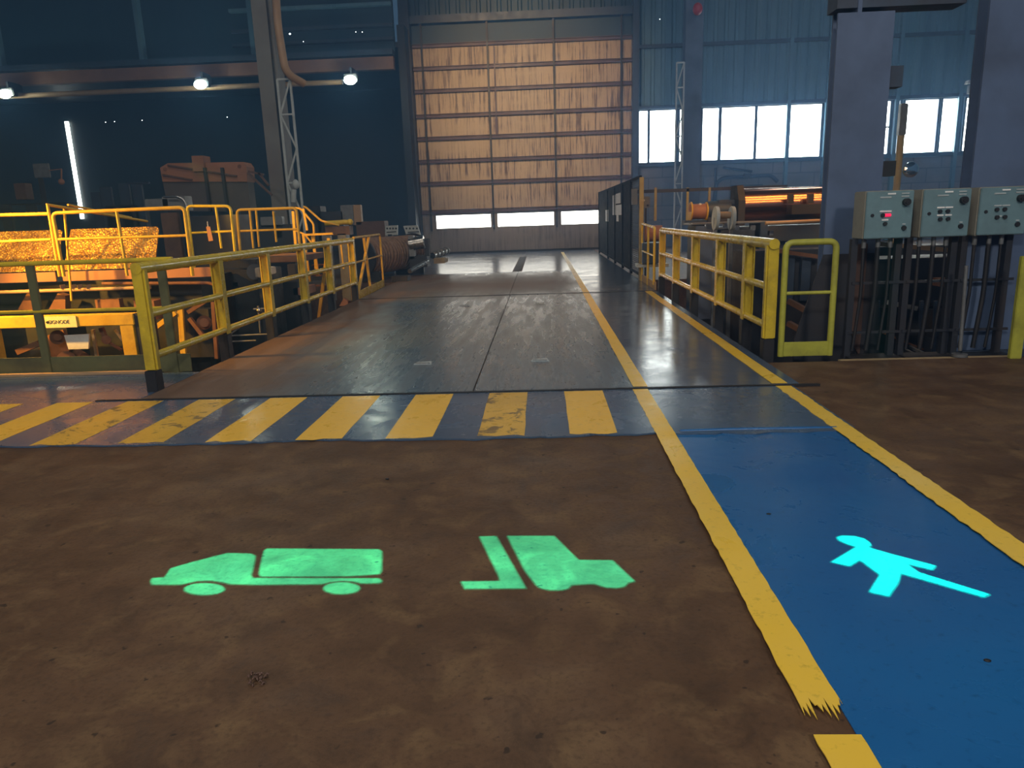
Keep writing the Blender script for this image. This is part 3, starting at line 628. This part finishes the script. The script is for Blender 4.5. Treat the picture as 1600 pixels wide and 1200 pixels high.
MB().box((-3.75, Y-1.6, 0), (-3.35, Y-1.2, .15)).build('foot', 'black', rl)
ax = thing('steel_shaft', P(685, 396, 22), 'banded steel shaft end resting on timber blocks by the deck', 'shaft')
MB().cyl(P(676, 400, 21.2), P(697, 392, 22.4), .09, 20).build('shaft', 'steel', ax)
for t in (.2, .45, .7, .97): MB().cyl(P(676, 400, 21.2).lerp(P(697, 392, 22.4), t), P(676, 400, 21.2).lerp(P(697, 392, 22.4), t+.05), .12, 20).build('collar', 'grey', ax)
tb = MB().box(P(678, 412, 21.0), P(697, 402, 21.4)).box(P(690, 410, 21.5), P(700, 403, 21.9)); tag(tb.build('timber_block', 'wood'), 'tan timber blocks under the steel shaft end', 'timber')
for i, (xa, xb, lab) in enumerate(((602, 621, 'left pale instrument panel with four dark dials above the drum'), (630, 652, 'right tilted instrument panel with dark slots above the roller'))):
    dp = thing('instrument_panel', P((xa+xb)/2, 370, 22), lab, 'instrument panel', 'pale instrument panels'); Y = 22; sk = 5 if i else 0
    MB().prism([P(xa+sk, 368, Y), P(xb+sk, 367, Y), P(xb, 352, Y), P(xa, 353, Y)], (0, .1, 0)).build('panel', 'truss', dp)
    for k in range(4):
        c = P(xa+3+k*(xb-xa-4)/3.3+sk*.4, 357, Y-.01); MB().cyl(c, c+Vector((0, .012, 0)), .03, 10).build('dial', 'black', dp)
    MB().bar(P(xa+2+sk, 363, Y-.01), P(xb-2+sk, 362, Y-.01), .012, .03).build('slot', 'black', dp)
    MB().box(P((xa+xb)/2-2, 420, Y), P((xa+xb)/2+2, 366, Y+.1)).build('stand', 'black', dp)
# ------------------------------------------------------------------ left column, truss, duct
cl = thing('steel_column', (-7.0, 20, 0), 'tall grey and red brown steel column left of the big door', 'column')
Y = 20
MB().box((-7.29, Y, 0), (-7.24, Y+.5, 12)).box((-6.82, Y, 0), (-6.77, Y+.5, 12)).box((-7.25, Y+.2, 0), (-6.8, Y+.24, 12)).build('web_section', 'columnl', cl)
MB().box((-7.29, Y-.03, 0), (-6.90, Y+.02, 12)).build('face_plate', 'columnl', cl)
def truss(xa, xb, Y, z0, z1, n, label, m='truss', w=.05):
    e = thing('lattice_truss', ((xa+xb)/2, Y, z0), label, 'truss')
    for x_ in (xa, xb): MB().box((x_-w/2, Y, z0), (x_+w/2, Y+.06, z1)).build('chord', m, e)
    for k in range(n):
        za, zb = z0+(z1-z0)*k/n, z0+(z1-z0)*(k+1)/n
        s = k % 2
        MB().bar((xa if s else xb, Y+.03, za), (xb if s else xa, Y+.03, zb), w*.8).build('diagonal', m, e)
        if s: MB().bar((xa, Y+.03, za), (xb, Y+.03, za), w*.8).build('strut', m, e)
    MB().bar((xa, Y+.03, z1), (xb, Y+.03, z1), w).build('strut', m, e); return e
truss(-6.72, -6.38, 19.7, 0, 5.15, 6, 'pale lattice truss standing right of the left steel column')
tag(MB().tube([P(430, -20, 19.5), P(434, 40, 19.5), P(446, 114, 19.5), P(475, 131, 19.9)], .10, .25, 16).build('drain_pipe', 'pipe'), 'tan drain pipe bending outward beside the left column', 'pipe')
tag(MB().ball(P(462, 288, 19.6), .09, (1, 1, 1.4)).cyl(P(459, 296, 19.6), P(458, 316, 19.6), .07).build('horn_speaker', 'truss'), 'pale signal horn inside the truss beside the left column', 'horn')
# ------------------------------------------------------------------ back wall
YB = 32.0
dl, dr = -5.12, 3.86
def wall(name, a, b, m): return struct(MB().box(a, b).build(name, m))
wall('wall_back', (3.98, YB+.02, 0), (20, YB+.4, 3.48), 'block')
def corrugated(name, x0, x1, z0, z1, Y, m, pitch=.42, d=.07):
    b = MB(); x_ = x0; prof = []
    while x_ < x1:
        prof += [(x_, 0), (x_+pitch*.55, 0), (x_+pitch*.65, -d), (x_+pitch*.9, -d)]; x_ += pitch
    prof = [(min(a, x1), c) for a, c in prof]+[(x1, 0)]
    pts = [(a, Y+c, z0) for a, c in prof]+[(x1, Y+.15, z0), (x0, Y+.15, z0)]
    b.prism(pts, (0, 0, z1-z0)); return struct(b.build(name, m))
corrugated('wall_back', 3.98, 20, 5.68, 14, YB+.05, 'clad')
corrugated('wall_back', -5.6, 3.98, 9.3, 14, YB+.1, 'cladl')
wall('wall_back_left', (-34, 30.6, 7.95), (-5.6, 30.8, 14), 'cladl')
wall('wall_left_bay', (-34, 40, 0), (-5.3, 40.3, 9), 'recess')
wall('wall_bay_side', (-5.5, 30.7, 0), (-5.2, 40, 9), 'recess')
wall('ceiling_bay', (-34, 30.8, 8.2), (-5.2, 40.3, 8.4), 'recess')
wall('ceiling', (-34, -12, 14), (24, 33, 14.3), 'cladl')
wall('wall_left', (-34.3, -7, 0), (-34, 41, 14), 'cladl')
wall('wall_right', (20, 16.7, 0), (20.3, 33, 14), 'clad')
# windows in the back wall
n_ = [0]
def window(x0, x1, z0, z1, m='pane', mull=(), bar=None):
    n_[0] += 1; e = bpy.data.objects.new('window_%d' % n_[0], None); COL.objects.link(e); e.location = ((x0+x1)/2, YB, z0); struct(e)
    MB().box((x0, YB+.06, z0), (x1, YB+.10, z1)).build('pane', m, e)
    w = .035; b = MB().box((x0-w, YB-.02, z0-w), (x0+w, YB+.06, z1+w)).box((x1-w, YB-.02, z0-w), (x1+w, YB+.06, z1+w)).box((x0, YB-.02, z0-w), (x1, YB+.06, z0+w)).box((x0, YB-.02, z1-w), (x1, YB+.06, z1+w))
    if bar: b.box((x0, YB-.01, bar-.03), (x1, YB+.05, bar+.03))
    b.build('window_frame', 'dark2', e)
for a, b in ((45, 85), (88, 200), (208, 232), (300, 370), (376, 515), (519, 643), (652, 782), (800, 830), (1010, 1056), (1062, 1093), (1108, 1247), (1258, 1338), (1352, 1406)):
    xa = P(980+a/2.58, 210, YB).x; xb = P(980+b/2.58, 210, YB).x
    window(xa, xb, 3.50, 5.62, bar=4.58 if a in (1010, 1062) else None)
window(8.05, 9.35, 1.75, 2.45)
for xa in (10.2, 11.75, 14.55, 17.05):   # wall framing posts
    struct(MB().box((xa, YB-.15, 0), (xa+.14, YB+.02, 14)).build('wall_post', 'clad'))
for z_ in (3.42, 5.7, 8.05, 9.9): struct(MB().box((3.98, YB-.12, z_-.07), (20, YB+.02, z_+.07)).build('wall_girt', 'dark2'))
for z_, m_ in ((8.45, 'dark2'), (8.95, 'dark2'), (9.7, 'clad'), (10.3, 'dark2')): struct(MB().box((-12, 30.35, z_-.06), (-5.6, 30.58, z_+.06)).build('wall_girt', m_))
for px in (-1, 222, 397):
    x_ = P(px, 60, 30.5).x; struct(MB().box((x_-.09, 30.25, 7.95), (x_+.09, 30.55, 14)).build('wall_rib', 'clad'))
struct(MB().box((-34, 30.0, 7.80), (-5.6, 30.6, 8.0)).build('beam_ledge', 'dark2'))
struct(MB().box((-34, 30.1, 7.28), (-5.6, 30.4, 7.74)).build('crane_beam', 'beam'))
tag(MB().tube([(-34, 29.9, 6.84), (-7.6, 29.9, 6.84)], .10).build('roof_pipe', 'pipe'), 'long tan pipe running under the brown crane beam, upper left', 'pipe')
for px, py, lab in ((8, 147, 'glowing white floodlight at the far left edge'), (313, 132, 'glowing white floodlight on the tan pipe left of the column'), (547, 125, 'glowing white floodlight between the column and the big door')):
    c = P(px, py, 29.2); e = thing('flood_light', c, lab, 'floodlight', 'floodlights on the crane beam')
    MB().ball(c, .21, (1.15, .5, .8), 14).build('lens', 'lamp', e)
    MB().box((c.x-.26, c.y+.1, c.z-.05), (c.x+.26, c.y+.4, c.z+.26), .03).build('housing', 'black', e)
    MB().box((c.x-.04, c.y+.2, c.z+.2), (c.x+.04, c.y+1.0, c.z+.5)).build('bracket', 'black', e)
# bright slit of daylight in the dark bay
c1, c2 = P(104, 190, 39.9), P(127, 342, 39.9)
n_[0] += 1
sl = MB().box((c1.x-.09, 39.85, c2.z), (c1.x+.09, 39.95, c1.z)).build('window_%d' % n_[0], 'slit'); struct(sl)
for px, py in ((165, 191), (179, 190), (222, 188), (355, 183), (453, 53), (474, 65), (556, 50), (566, 50), (1031, 30)):
    c = P(px, py, 30.2); o = MB().ball(c, .02 if px != 453 else .04, (1, .4, .7), 8).build('skylight_pinhole', 'spark'); struct(o)
# big sectional door
dr_ = bpy.data.objects.new('door_1', None); COL.objects.link(dr_); dr_.location = (-.6, YB, 0); struct(dr_)
rows = [(8.45, 9.25), (7.56, 8.40), (6.68, 7.54), (5.70, 6.66), (4.80, 5.68), (3.88, 4.78), (2.97, 3.86), (1.80, 2.95)]
for i, (z0, z1) in enumerate(rows):
    b = MB(); b.box((dl, YB-.05, z0), (dr, YB+.02, z1-.02), .012)
    b.build('door_panel', 'door' if i else 'cladl', dr_)
for z_ in (8.42, 7.55, 6.67, 5.69, 4.79, 3.87, 2.96, 1.78): MB().box((dl, YB-.16, z_-.055), (dr, YB-.03, z_+.045)).box((dl, YB-.12, z_+.075), (dr, YB-.03, z_+.105)).build('panel_rail', 'doorrail', dr_)
MB().box((dl, YB-.05, .08), (dr, YB+.02, 1.02), .01).build('bottom_panel', 'doorlow', dr_)
MB().box((dl, YB-.09, 0), (dr, YB+.02, .09)).build('bottom_seal', 'black', dr_)
MB().box((dl, YB-.04, 1.02), (dr, YB+.0, 1.10)).box((dl, YB-.04, 1.64), (dr, YB, 1.78)).build('glazing_rail', 'doorlow', dr_)
wins = [(-4.52, -2.16), (-1.86, .56), (.88, 3.36)]
edges = [dl, -4.52, -2.16, -1.86, .56, .88, 3.36, dr]
for a, b in zip(edges[0::2], edges[1::2]): MB().box((a, YB-.045, 1.0), (b, YB+.005, 1.75)).build('mullion', 'doorlow', dr_)
for a, b in wins: MB().box((a, YB-.01, 1.08), (b, YB+.02, 1.66)).build('door_pane', 'doorpane', dr_)
for x_ in (-4.72, -2.02, .68, 3.42): MB().box((x_-.04, YB-.22, 1.0 if x_ < 3 else .1), (x_+.04, YB-.16, 9.3)).build('wind_bar', 'black', dr_)
MB().box((-1.78, YB-.22, 4.9), (-1.72, YB-.18, 8.3)).box((-1.80, YB-.26, 4.85), (-1.70, YB-.18, 5.5)).build('pull_rod', 'doorrail', dr_)
struct(MB().box((-5.55, YB-.5, 0), (-5.13, YB+.1, 10.5)).build('door_jamb', 'dark'))
struct(MB().box((3.87, YB-.4, 0), (4.12, YB+.1, 14)).build('door_jamb', 'dark2'))
struct(MB().box((-5.6, YB-.3, 9.25), (3.9, YB+.1, 9.55)).build('door_lintel', 'dark2'))
# ------------------------------------------------------------------ far right column, truss, pole
cf = thing('steel_column', (5.6, 28, 0), 'tall purple grey steel column between the bright windows', 'column'); Y = 28
MB().box((5.28, Y, 0), (5.90, Y+.05, 13)).build('face_plate', 'column', cf); MB().box((5.55, Y+.05, 0), (5.62, Y+.5, 13)).build('web_section', 'column', cf)
MB().box((5.28, Y+.5, 0), (5.90, Y+.55, 13)).build('back_flange', 'column', cf)
MB().ball(P(1090, 14, 27.7), .17, (1, 1, 1.2)).build('beacon', 'red', cf)
truss(4.92, 5.18, 27.6, 0, 6.6, 8, 'pale lattice truss beside the far column, right of the big door', 'truss', .05)
pl = thing('mirror_pole', P(1402, 300, 20), 'yellow pole with dark top bracket and convex mirror before the windows', 'pole'); Y = 20
a, b = P(1412, 162, Y), P(1402, 330, Y)
MB().cyl((a.x, Y, 0), (a.x, Y, P(0+1408, 212, Y).z), .085).build('pole', 'postyel', pl)
MB().box((a.x-.09, Y-.09, P(1408, 212, Y).z), (a.x+.09, Y+.09, a.z), .02).build('top_bracket', 'grey', pl)
mr = MB().ball(P(1423, 265, Y), .21, (1, .35, .95), 20).build('mirror', 'chrome', pl)
MB().bar((a.x, Y+.1, P(1423, 268, Y).z), P(1423, 268, Y)+Vector((0, .1, 0)), .03).build('mirror_arm', 'grey', pl)
wl = thing('wall_lamp', P(1519, 135, 29), 'small wedge shaped pale lamp high beside the right column', 'lamp')
MB().prism([P(1511, 131, 29), P(1523, 129, 29), P(1523, 126, 29), P(1514, 125, 29)], (0, .2, 0)).build('shade', 'truss', wl)
MB().box(P(1515, 146, 29.2), P(1523, 134, 29.4)).build('bracket', 'dark2', wl)
# conduits on the block wall
for (a, b, lab) in (((1118, 262), (1118, 318), 'thin vertical conduit on block wall behind the orange roller'), ((1385, 60), (1372, 200), 'slim slanting conduit beside the double pane window'), ((1130, 262), (1175, 268), 'short level conduit below the four pane window')):
    tag(MB().tube([P(*a, 31.96), P(*b, 31.96)], .05).build('conduit', 'dark2'), lab, 'conduit')
lc = thing('pipe_loop', P(1165, 300, 31.9), 'dark pipe bent over the low bright opening, on the block wall', 'pipe'); MB().tube([P(1115, 320, 31.9), P(1120, 285, 31.9), P(1130, 278, 31.9), P(1205, 274, 31.9), P(1215, 284, 31.9)], .08, .5).build('pipe', 'dark2', lc)
MB().box(P(1163, 278, 31.8), P(1173, 271, 31.9)).build('sign_holder', 'black', lc)
# ------------------------------------------------------------------ right: black fence along the deck
fy = [16.9, 18.6, 20.5, 22.6, 25.0, 28.8]
for i in range(5):
    y0, y1 = fy[i], fy[i+1]; Xf = 2.25
    e = thing('fence_panel', (Xf, y0, 0), ('nearest black mesh fence panel beside the yellow post', 'second black fence panel from the yellow post, glossy upright', 'black fence panel carrying the white notices', 'fourth black fence panel toward the door', 'farthest black fence panel, beside the door window')[i], 'fence panel', 'black fence panels along the deck')
    MB().box((Xf-.03, y0, 0), (Xf+.03, y0+.07, 2.3)).build('post', 'fenceblack', e); MB().box((Xf-.03, y1-.07, 0), (Xf+.03, y1, 2.3)).build('post', 'fenceblack', e)
    MB().box((Xf-.02, y0, 2.24), (Xf+.02, y1, 2.3)).box((Xf-.02, y0, .08), (Xf+.02, y1, .14)).build('rail', 'fenceblack', e)
    if i >= 1: MB().box((Xf-.006, y0+.05, .14), (Xf+.006, y1-.05, 2.24)).build('infill', 'fenceblack', e)
    else: MB().box((Xf-.004, y0+.05, .14), (Xf+.004, y1-.05, 2.24)).build('infill', 'fence', e)
nt_ = 0
for (x0, y0, x1, y1, lab) in ((957, 305, 961, 336, 'narrow upright white notice on the black fence, left of the pair'), (962, 302, 969, 318, 'upper white notice on the black fence'), (962, 320, 971, 336, 'lower wide white notice on the black fence'), (963, 336, 966, 346, 'small white strip notice at the bottom of the notices'), (946, 328, 950, 346, 'single white notice near the far end of the fence')):
    A = PX(x0, (y0+y1)/2, 2.23); B = PX(x1, (y0+y1)/2, 2.23); z0, z1 = PX((x0+x1)/2, y1, 2.23).z, PX((x0+x1)/2, y0, 2.23).z
    tag(MB().box((2.232, min(A.y, B.y), z0), (2.242, max(A.y, B.y), z1)).build('notice', 'paper'), lab, 'notice', 'white notices on the fence')
tag(MB().box((2.16, 16.36, 0), (2.25, 16.46, 2.24), .008).build('marker_post', 'postyel'), 'tall weathered yellow post at the near end of the black fence', 'post')
sp_ = thing('switch_panel', P(1008, 318, 17.2), 'grey square switch panel just right of the tall yellow post', 'switch panel'); Y = 17.4
MB().box(P(1003, 325, Y), P(1015, 307, Y+.1), .01).build('panel_body', 'grey', sp_)
for px, py in ((1006, 313), (1012, 321)): MB().cyl(P(px, py, Y-.02), P(px, py, Y), .025, 10).build('knob', 'black' if py > 315 else 'white', sp_)
MB().box(P(987, 320, Y), P(996, 295, Y+.05)).build('side_card', 'grey', sp_)
MB().box(P(1007, 440, Y), P(1010, 325, Y+.06)).build('stand', 'black', sp_)
# back fence across the right bay
fb = thing('guard_fence', P(1080, 340, 17.2), 'low see-through guard fence with tan posts across the right bay', 'fence'); Y = 17.2
MB().box(P(996, 297, Y), P(1230, 294, Y+.02)).build('rail', 'black', fb)
for px in (1072, 1106, 1022): MB().box(P(px, 345, Y), P(px+4, 293, Y+.05)).build('post', 'postyel', fb)
# ------------------------------------------------------------------ right pit machinery
Y = 14
rk = thing('copper_roller', P(1220, 320, Y), 'large shiny copper coloured roller with black end plates', 'roller')
a, b = P(1158, 319, Y), P(1292, 315, Y); a.z = b.z = 1.56
MB().cyl(a, b, .30, 48).build('barrel', 'copper', rk)
MB().prism([(a.x-.02, Y-.36, 1.2), (a.x-.02, Y-.36, 1.65), (a.x-.02, Y-.2, 1.92), (a.x-.02, Y+.2, 1.92), (a.x-.02, Y+.36, 1.2)], (-.12, 0, 0)).build('end_plate', 'black', rk)
MB().box((a.x-.9, Y-.3, .9), (b.x+.3, Y+.4, 1.18)).box((a.x-.8, Y-.2, -1.29), (b.x+.2, Y+.3, .9)).build('bed', 'dark2', rk)
for px in (1232, 1263): MB().box(P(px, 318, Y-.5), P(px+6, 303, Y-.4)).build('clamp', 'black', rk)
MB().box(P(1237, 335, Y-.6), P(1290, 318, Y-.3)).build('guard', 'black', rk)
dm = thing('cable_drum', P(1090, 331, Y), 'small orange yellow drum in line with the copper roller', 'drum')
MB().cyl(P(1078, 331, Y), P(1103, 330, Y), .14, 24).build('drum', 'hopper', dm); 
for px in (1078, 1102): MB().cyl(P(px, 331, Y), P(px+2, 331, Y), .18, 24).build('flange', 'yellow', dm)
MB().ball(P(1094, 320, Y-.05), .03).build('grease_cap', 'white', dm)
MB().box(P(1070, 352, Y-.1), P(1110, 343, Y+.2)).build('base', 'dark2', dm)
mo = thing('gear_motor', P(1125, 330, Y), 'dark gear motor between the orange drum and the copper roller', 'motor')
MB().cyl(P(1104, 329, Y), P(1140, 328, Y), .17, 24).build('casing', 'dark2', mo); MB().box(P(1122, 322, Y-.1), P(1145, 312, Y+.15), .02).build('terminal_box', 'dark2', mo)
MB().box(P(1106, 350, Y-.15), P(1145, 338, Y+.2)).build('mount', 'dark', mo)
rm = thing('roll_mill', P(1150, 400, 12.5), 'dark low mill body behind the right guard rail', 'machine'); Y = 12.5
for rc in ((1084, 352, 1120, 500, 'column', 'housing'), (1122, 358, 1180, 500, 'dark2', 'housing'), (1182, 346, 1200, 500, 'dark2', 'housing'), (1080, 345, 1205, 352, 'grey', 'top_plate')):
    aa, bb = P(rc[0], rc[3], Y), P(rc[2], rc[1], Y); MB().box((aa.x, Y, aa.z), (bb.x, Y+.7, bb.z), .01).build(rc[5], rc[4], rm)
for px, py in ((1103, 351), (1108, 353), (1131, 350), (1138, 352), (1149, 354), (1174, 354), (1202, 362)): MB().box(P(px, py+6, 12.2), P(px+4, py-2, 12.3), .004).build('bolt', 'steel', rm)
MB().tube([P(1196, 349, 11.8), P(1284, 345, 11.8)], .03).build('pipe', 'pipe', rm)
sh = thing('sheave_pair', P(1130, 345, 11), 'two grey upright discs on a shaft above the right guard rail', 'pulley'); Y = 11
for px in (1118, 1143): MB().cyl(P(px-2, 341, Y), P(px+3, 341, Y), .17, 28).build('disc', 'truss', sh); MB().bar(P(px, 340, Y), (P(px, 340, Y).x, Y, -1.29), .05).build('bracket', 'grey', sh)
MB().cyl(P(1118, 336, Y), P(1143, 336, Y), .05).build('shaft', 'pipe', sh)
tk = thing('tank', P(1020, 360, 15.5), 'orange drum end seen behind the short light handrail', 'tank')
MB().cyl(P(1008, 365, 16.2), P(1034, 364, 16.2), .17, 20).build('shell', 'hopper', tk); MB().box(P(1004, 412, 16), P(1036, 378, 16.4)).build('cradle', 'dark2', tk)
MB().box(P(996, 418, 16.1), P(1040, 410, 16.5)).build('tray', 'truss', tk)
# gate at the right pit
gg = thing('pit_gate', (2.65, 7.36, 0), 'yellow green tubular gate with solid kick plate right of the guard rail', 'gate')
MB().tube([(2.41, 7.36, .02), (2.41, 7.36, 1.16), (2.90, 7.36, 1.16), (2.90, 7.36, .02)], .031, .08, 16).build('frame_tube', 'green', gg)
MB().tube([(2.42, 7.36, .66), (2.89, 7.36, .66)], .018).build('cross_tube', 'green', gg)
MB().box((2.385, 7.345, .02), (2.925, 7.37, .165), .003).build('kick_plate', 'green', gg)
tag(MB().box((4.50, 7.05, 0), (4.61, 7.10, .98), .006).build('marker_post', 'green'), 'worn green yellow flat post at the right edge of the floor', 'post')
# two near columns
def near_col(x0, x1, Y, label, brace):
    e = thing('steel_column', ((x0+x1)/2, Y, -1.3), label, 'column')
    MB().box((x0, Y, -1.3), (x1, Y+.03, 3.35 if brace else 12)).build('face_plate', 'column', e)
    MB().box((x0+.2, Y+.03, -1.3), (x0+.24, Y+.28, 12)).build('web_section', 'column', e); MB().box((x0+.06, Y+.28, -1.3), (x1, Y+.31, 12)).build('back_flange', 'column', e)
    return e
k1 = near_col(2.98, 3.53, 7.9, 'massive dark blue column behind the pit gate', True)
MB().prism([(2.98, 7.88, 1.0), (2.72, 7.88, .1), (2.72, 7.88, -1.3), (3.7, 7.88, -1.3), (3.62, 7.88, .2), (3.53, 7.88, 1.0)], (0, .02, 0)).build('base_gusset', 'dark', k1)
MB().prism([(3.25, 7.86, 1.1), (3.25, 7.86, .5), (3.36, 7.86, .0), (3.42, 7.86, -.1), (3.42, 7.86, 1.1)], (0, .015, 0)).build('rust_plate', 'brownsteel', k1)
MB().box((3.53, 7.9, 1.78), (3.66, 8.1, 1.93)).build('junction_block', 'black', k1)
MB().box((3.55, 7.95, 2.65), (3.68, 8.1, 2.85)).build('bracket', 'dark2', k1)
k2 = near_col(4.24, 4.95, 7.55, 'second massive dark column at the right edge behind the control boxes', False)
MB().box((4.30, 7.50, -.1), (4.95, 7.54, .0)).build('base_plate', 'dark2', k2)
tag(MB().box((2.98, 7.94, 3.40), (4.23, 8.2, 3.8)).build('cross_beam', 'dark2'), 'dark overhead beam joining the two right columns', 'beam')
# control boxes on stands
Y = 7.3
for i, (x0, lab) in enumerate(((3.125, 'left grey control box with glowing red indicator'), (3.66, 'middle grey control box, no lit indicator'), (4.19, 'right grey control box cut by the frame edge'))):
    x1 = x0+.455; e = thing('control_box', (x0+.22, Y+.1, 0), lab, 'control box', 'control boxes on stands')
    MB().box((x0, Y+.012, 1.17), (x1, Y+.27, 1.625), .008).build('enclosure', 'boxside', e)
    dd = MB().box((x0+.006, Y-.008, 1.176), (x1-.006, Y+.012, 1.618), .006).build('door', 'box', e)
    def fx(u): return x0+.455*u
    def fz(v): return 1.62-.45*v
    def put(n, u, v, w, h, m, parent=dd, d=.006): return MB().box((fx(u)-w/2, Y-.008-d, fz(v)-h/2), (fx(u)+w/2, Y-.007, fz(v)+h/2), .001).build(n, m, parent)
    put('nameplate', .52, .06, .075, .014, 'paper'); put('nameplate', .40, .13, .105, .014, 'truss'); put('nameplate', .80, .06, .07, .012, 'truss'); put('nameplate', .80, .12, .07, .012, 'truss')
    MB().cyl((fx(.82), Y-.05, fz(.24)), (fx(.82), Y-.008, fz(.24)), .034).bar((fx(.78), Y-.055, fz(.26)), (fx(.85), Y-.055, fz(.21)), .014).build('disconnect_handle', 'black', dd)
    MB().cyl((fx(.82), Y-.025, fz(.78)), (fx(.82), Y-.008, fz(.78)), .022).build('lock', 'black', dd); put('nameplate', .82, .70, .03, .012, 'truss')
    MB().cyl((fx(.15), Y-.015, fz(.5)), (fx(.15), Y-.008, fz(.5)), .016).build('latch', 'black', dd)
    rw = [(.42, .42)] if i == 0 else [(.38, .38), (.55, .38)]
    for (u, v) in rw:
        put('nameplate', u, v, .07 if i else .11, .014, 'paper' if i < 2 else 'truss')
    for (u, v) in ([(.42, .60)] if i != 1 else [(.38, .54), (.55, .54)]): put('nameplate', u, v, .06, .014, 'paper' if i < 2 else 'truss')
    for (u, v) in ([(.36, .5), (.42, .68)] if i == 0 else [(.36, .46), (.52, .46), (.38, .62), (.54, .62)]): MB().cyl((fx(u), Y-.03, fz(v)), (fx(u), Y-.008, fz(v)), .018).build('push_button', 'black', dd)
    if i == 0: MB().box((fx(.40), Y-.022, fz(.53)), (fx(.53), Y-.009, fz(.47)), .003).build('indicator_lamp', 'led', dd)
    for u in (.12, .42, .68): MB().cyl((fx(u), Y+.1, 1.08), (fx(u), Y+.1, 1.17), .022, 10).build('cable_gland', 'grey', e)
    for u in (-.03, .92): MB().box((fx(u)-.03, Y+.14, -.9), (fx(u)+.03, Y+.2, 1.17)).build('leg', 'dark', e)
    for u, w in ((.12, .016), (.42, .022), (.68, .014)): MB().tube([(fx(u), Y+.1, 1.09), (fx(u)+.01, Y+.11, .6), (fx(u)-.03, Y+.12, .05)], w, .1).build('conduit', 'black', e)
    for z_ in (.72, .22): MB().box((x0-.02, Y+.13, z_), (x1+.04, Y+.15, z_+.025)).build('cross_bar', 'dark', e)
    MB().box((x0-.03, Y+.0, .0 if 0 else -.06), (x1+.03, Y+.25, -.01)).build('foot', 'black', e)
lg = thing('machine_guard', (3.0, 10.6, -1.29), 'dark blue machine guard seen through the pit gate', 'machine guard')
MB().box((2.75, 10.2, -1.29), (5.6, 10.7, .93), .01).build('body', 'dark', lg)
for px, py in ((1225, 398), (1250, 402)): MB().box(P(px, 470, 10.1), P(px+14, py, 10.19)).build('upright', 'dark2', lg)
MB().bar(P(1215, 392, 10.0), P(1285, 402, 10.0), .05).build('rail', 'rust', lg)
# pit machinery seen beneath the control boxes
pm = thing('pit_conveyor', (3.8, 8.6, -1.3), 'dark conveyor frame with sloping side beams low behind the control boxes', 'conveyor'); Y = 8.3
MB().bar(P(1340, 378, 8.6), P(1540, 396, 8.6), .05, .05).build('side_beam', 'pipe', pm)
MB().bar(P(1232, 470, 8.9), P(1340, 530, 8.3), .06, .06).build('side_beam', 'brownsteel', pm); MB().bar(P(1232, 505, 8.9), P(1330, 560, 8.1), .06, .06).build('side_beam', 'brownsteel', pm)
MB().bar(P(1385, 472, Y), P(1432, 482, Y), .05, .05).build('roller_beam', 'grey', pm)
MB().bar(P(1380, 520, Y), P(1440, 545, Y), .10, .02).build('chute', 'rust', pm)
for k in range(3): MB().bar(P(1398+k*12, 548-k*3, 8.0), P(1430+k*12, 562-k*2, 7.6), .03, .03).build('slat', 'grey', pm)
for px in (1372, 1440, 1462): MB().bar(P(px, 470, Y), P(px-4, 565, Y), .035).build('upright', 'dark2', pm)
MB().box(P(1340, 470, 9.0), P(1530, 395, 9.6)).build('housing', 'dark', pm)
MB().box(P(1470, 448, 8.6), P(1512, 432, 8.8)).build('cover', 'brownsteel', pm)
MB().box(P(1462, 530, 8.6), P(1520, 480, 8.9)).build('tank', 'black', pm)
MB().box(P(1340, 600, 9.9), P(1600, 470, 10.2)).build('back_plate', 'black', pm)
bp = thing('base_strip', (3.6, 7.1, 0), 'row of tan floor plates along the right pit edge', 'floor plate')
MB().box((2.95, 7.165, -.05), (4.6, 7.26, -.005)).build('plate', 'wood', bp)
dp_ = thing('support_pipe', P(1508, 540, 7.5), 'thin upright pipe on a round foot left of the right column', 'pipe')
MB().tube([P(1510, 415, 7.22), P(1500, 548, 7.22)], .018).build('pipe', 'grey', dp_); c = P(1500, 548, 7.22); MB().cyl((c.x, c.y, .001), (c.x, c.y, .03), .07, 24).build('foot', 'grey', dp_)
# ------------------------------------------------------------------ haze
hz = MB().box((-33.9, 3, -1.25), (19.9, 39.8, 13.9))
hm = bpy.data.materials.new('blue_air_haze'); hm.use_nodes = True; nt = hm.node_tree; nt.nodes.remove(nt.nodes['Principled BSDF'])
vs_ = nd(nt, 'ShaderNodeVolumeScatter'); vs_.inputs['Color'].default_value = (.24, .52, 1, 1); vs_.inputs['Density'].default_value = .010; vs_.inputs['Anisotropy'].default_value = .35
nt.links.new(vs_.outputs[0], nt.nodes['Material Output'].inputs['Volume'])
h_ = hz.build('haze', hm); h_['kind'] = 'stuff'
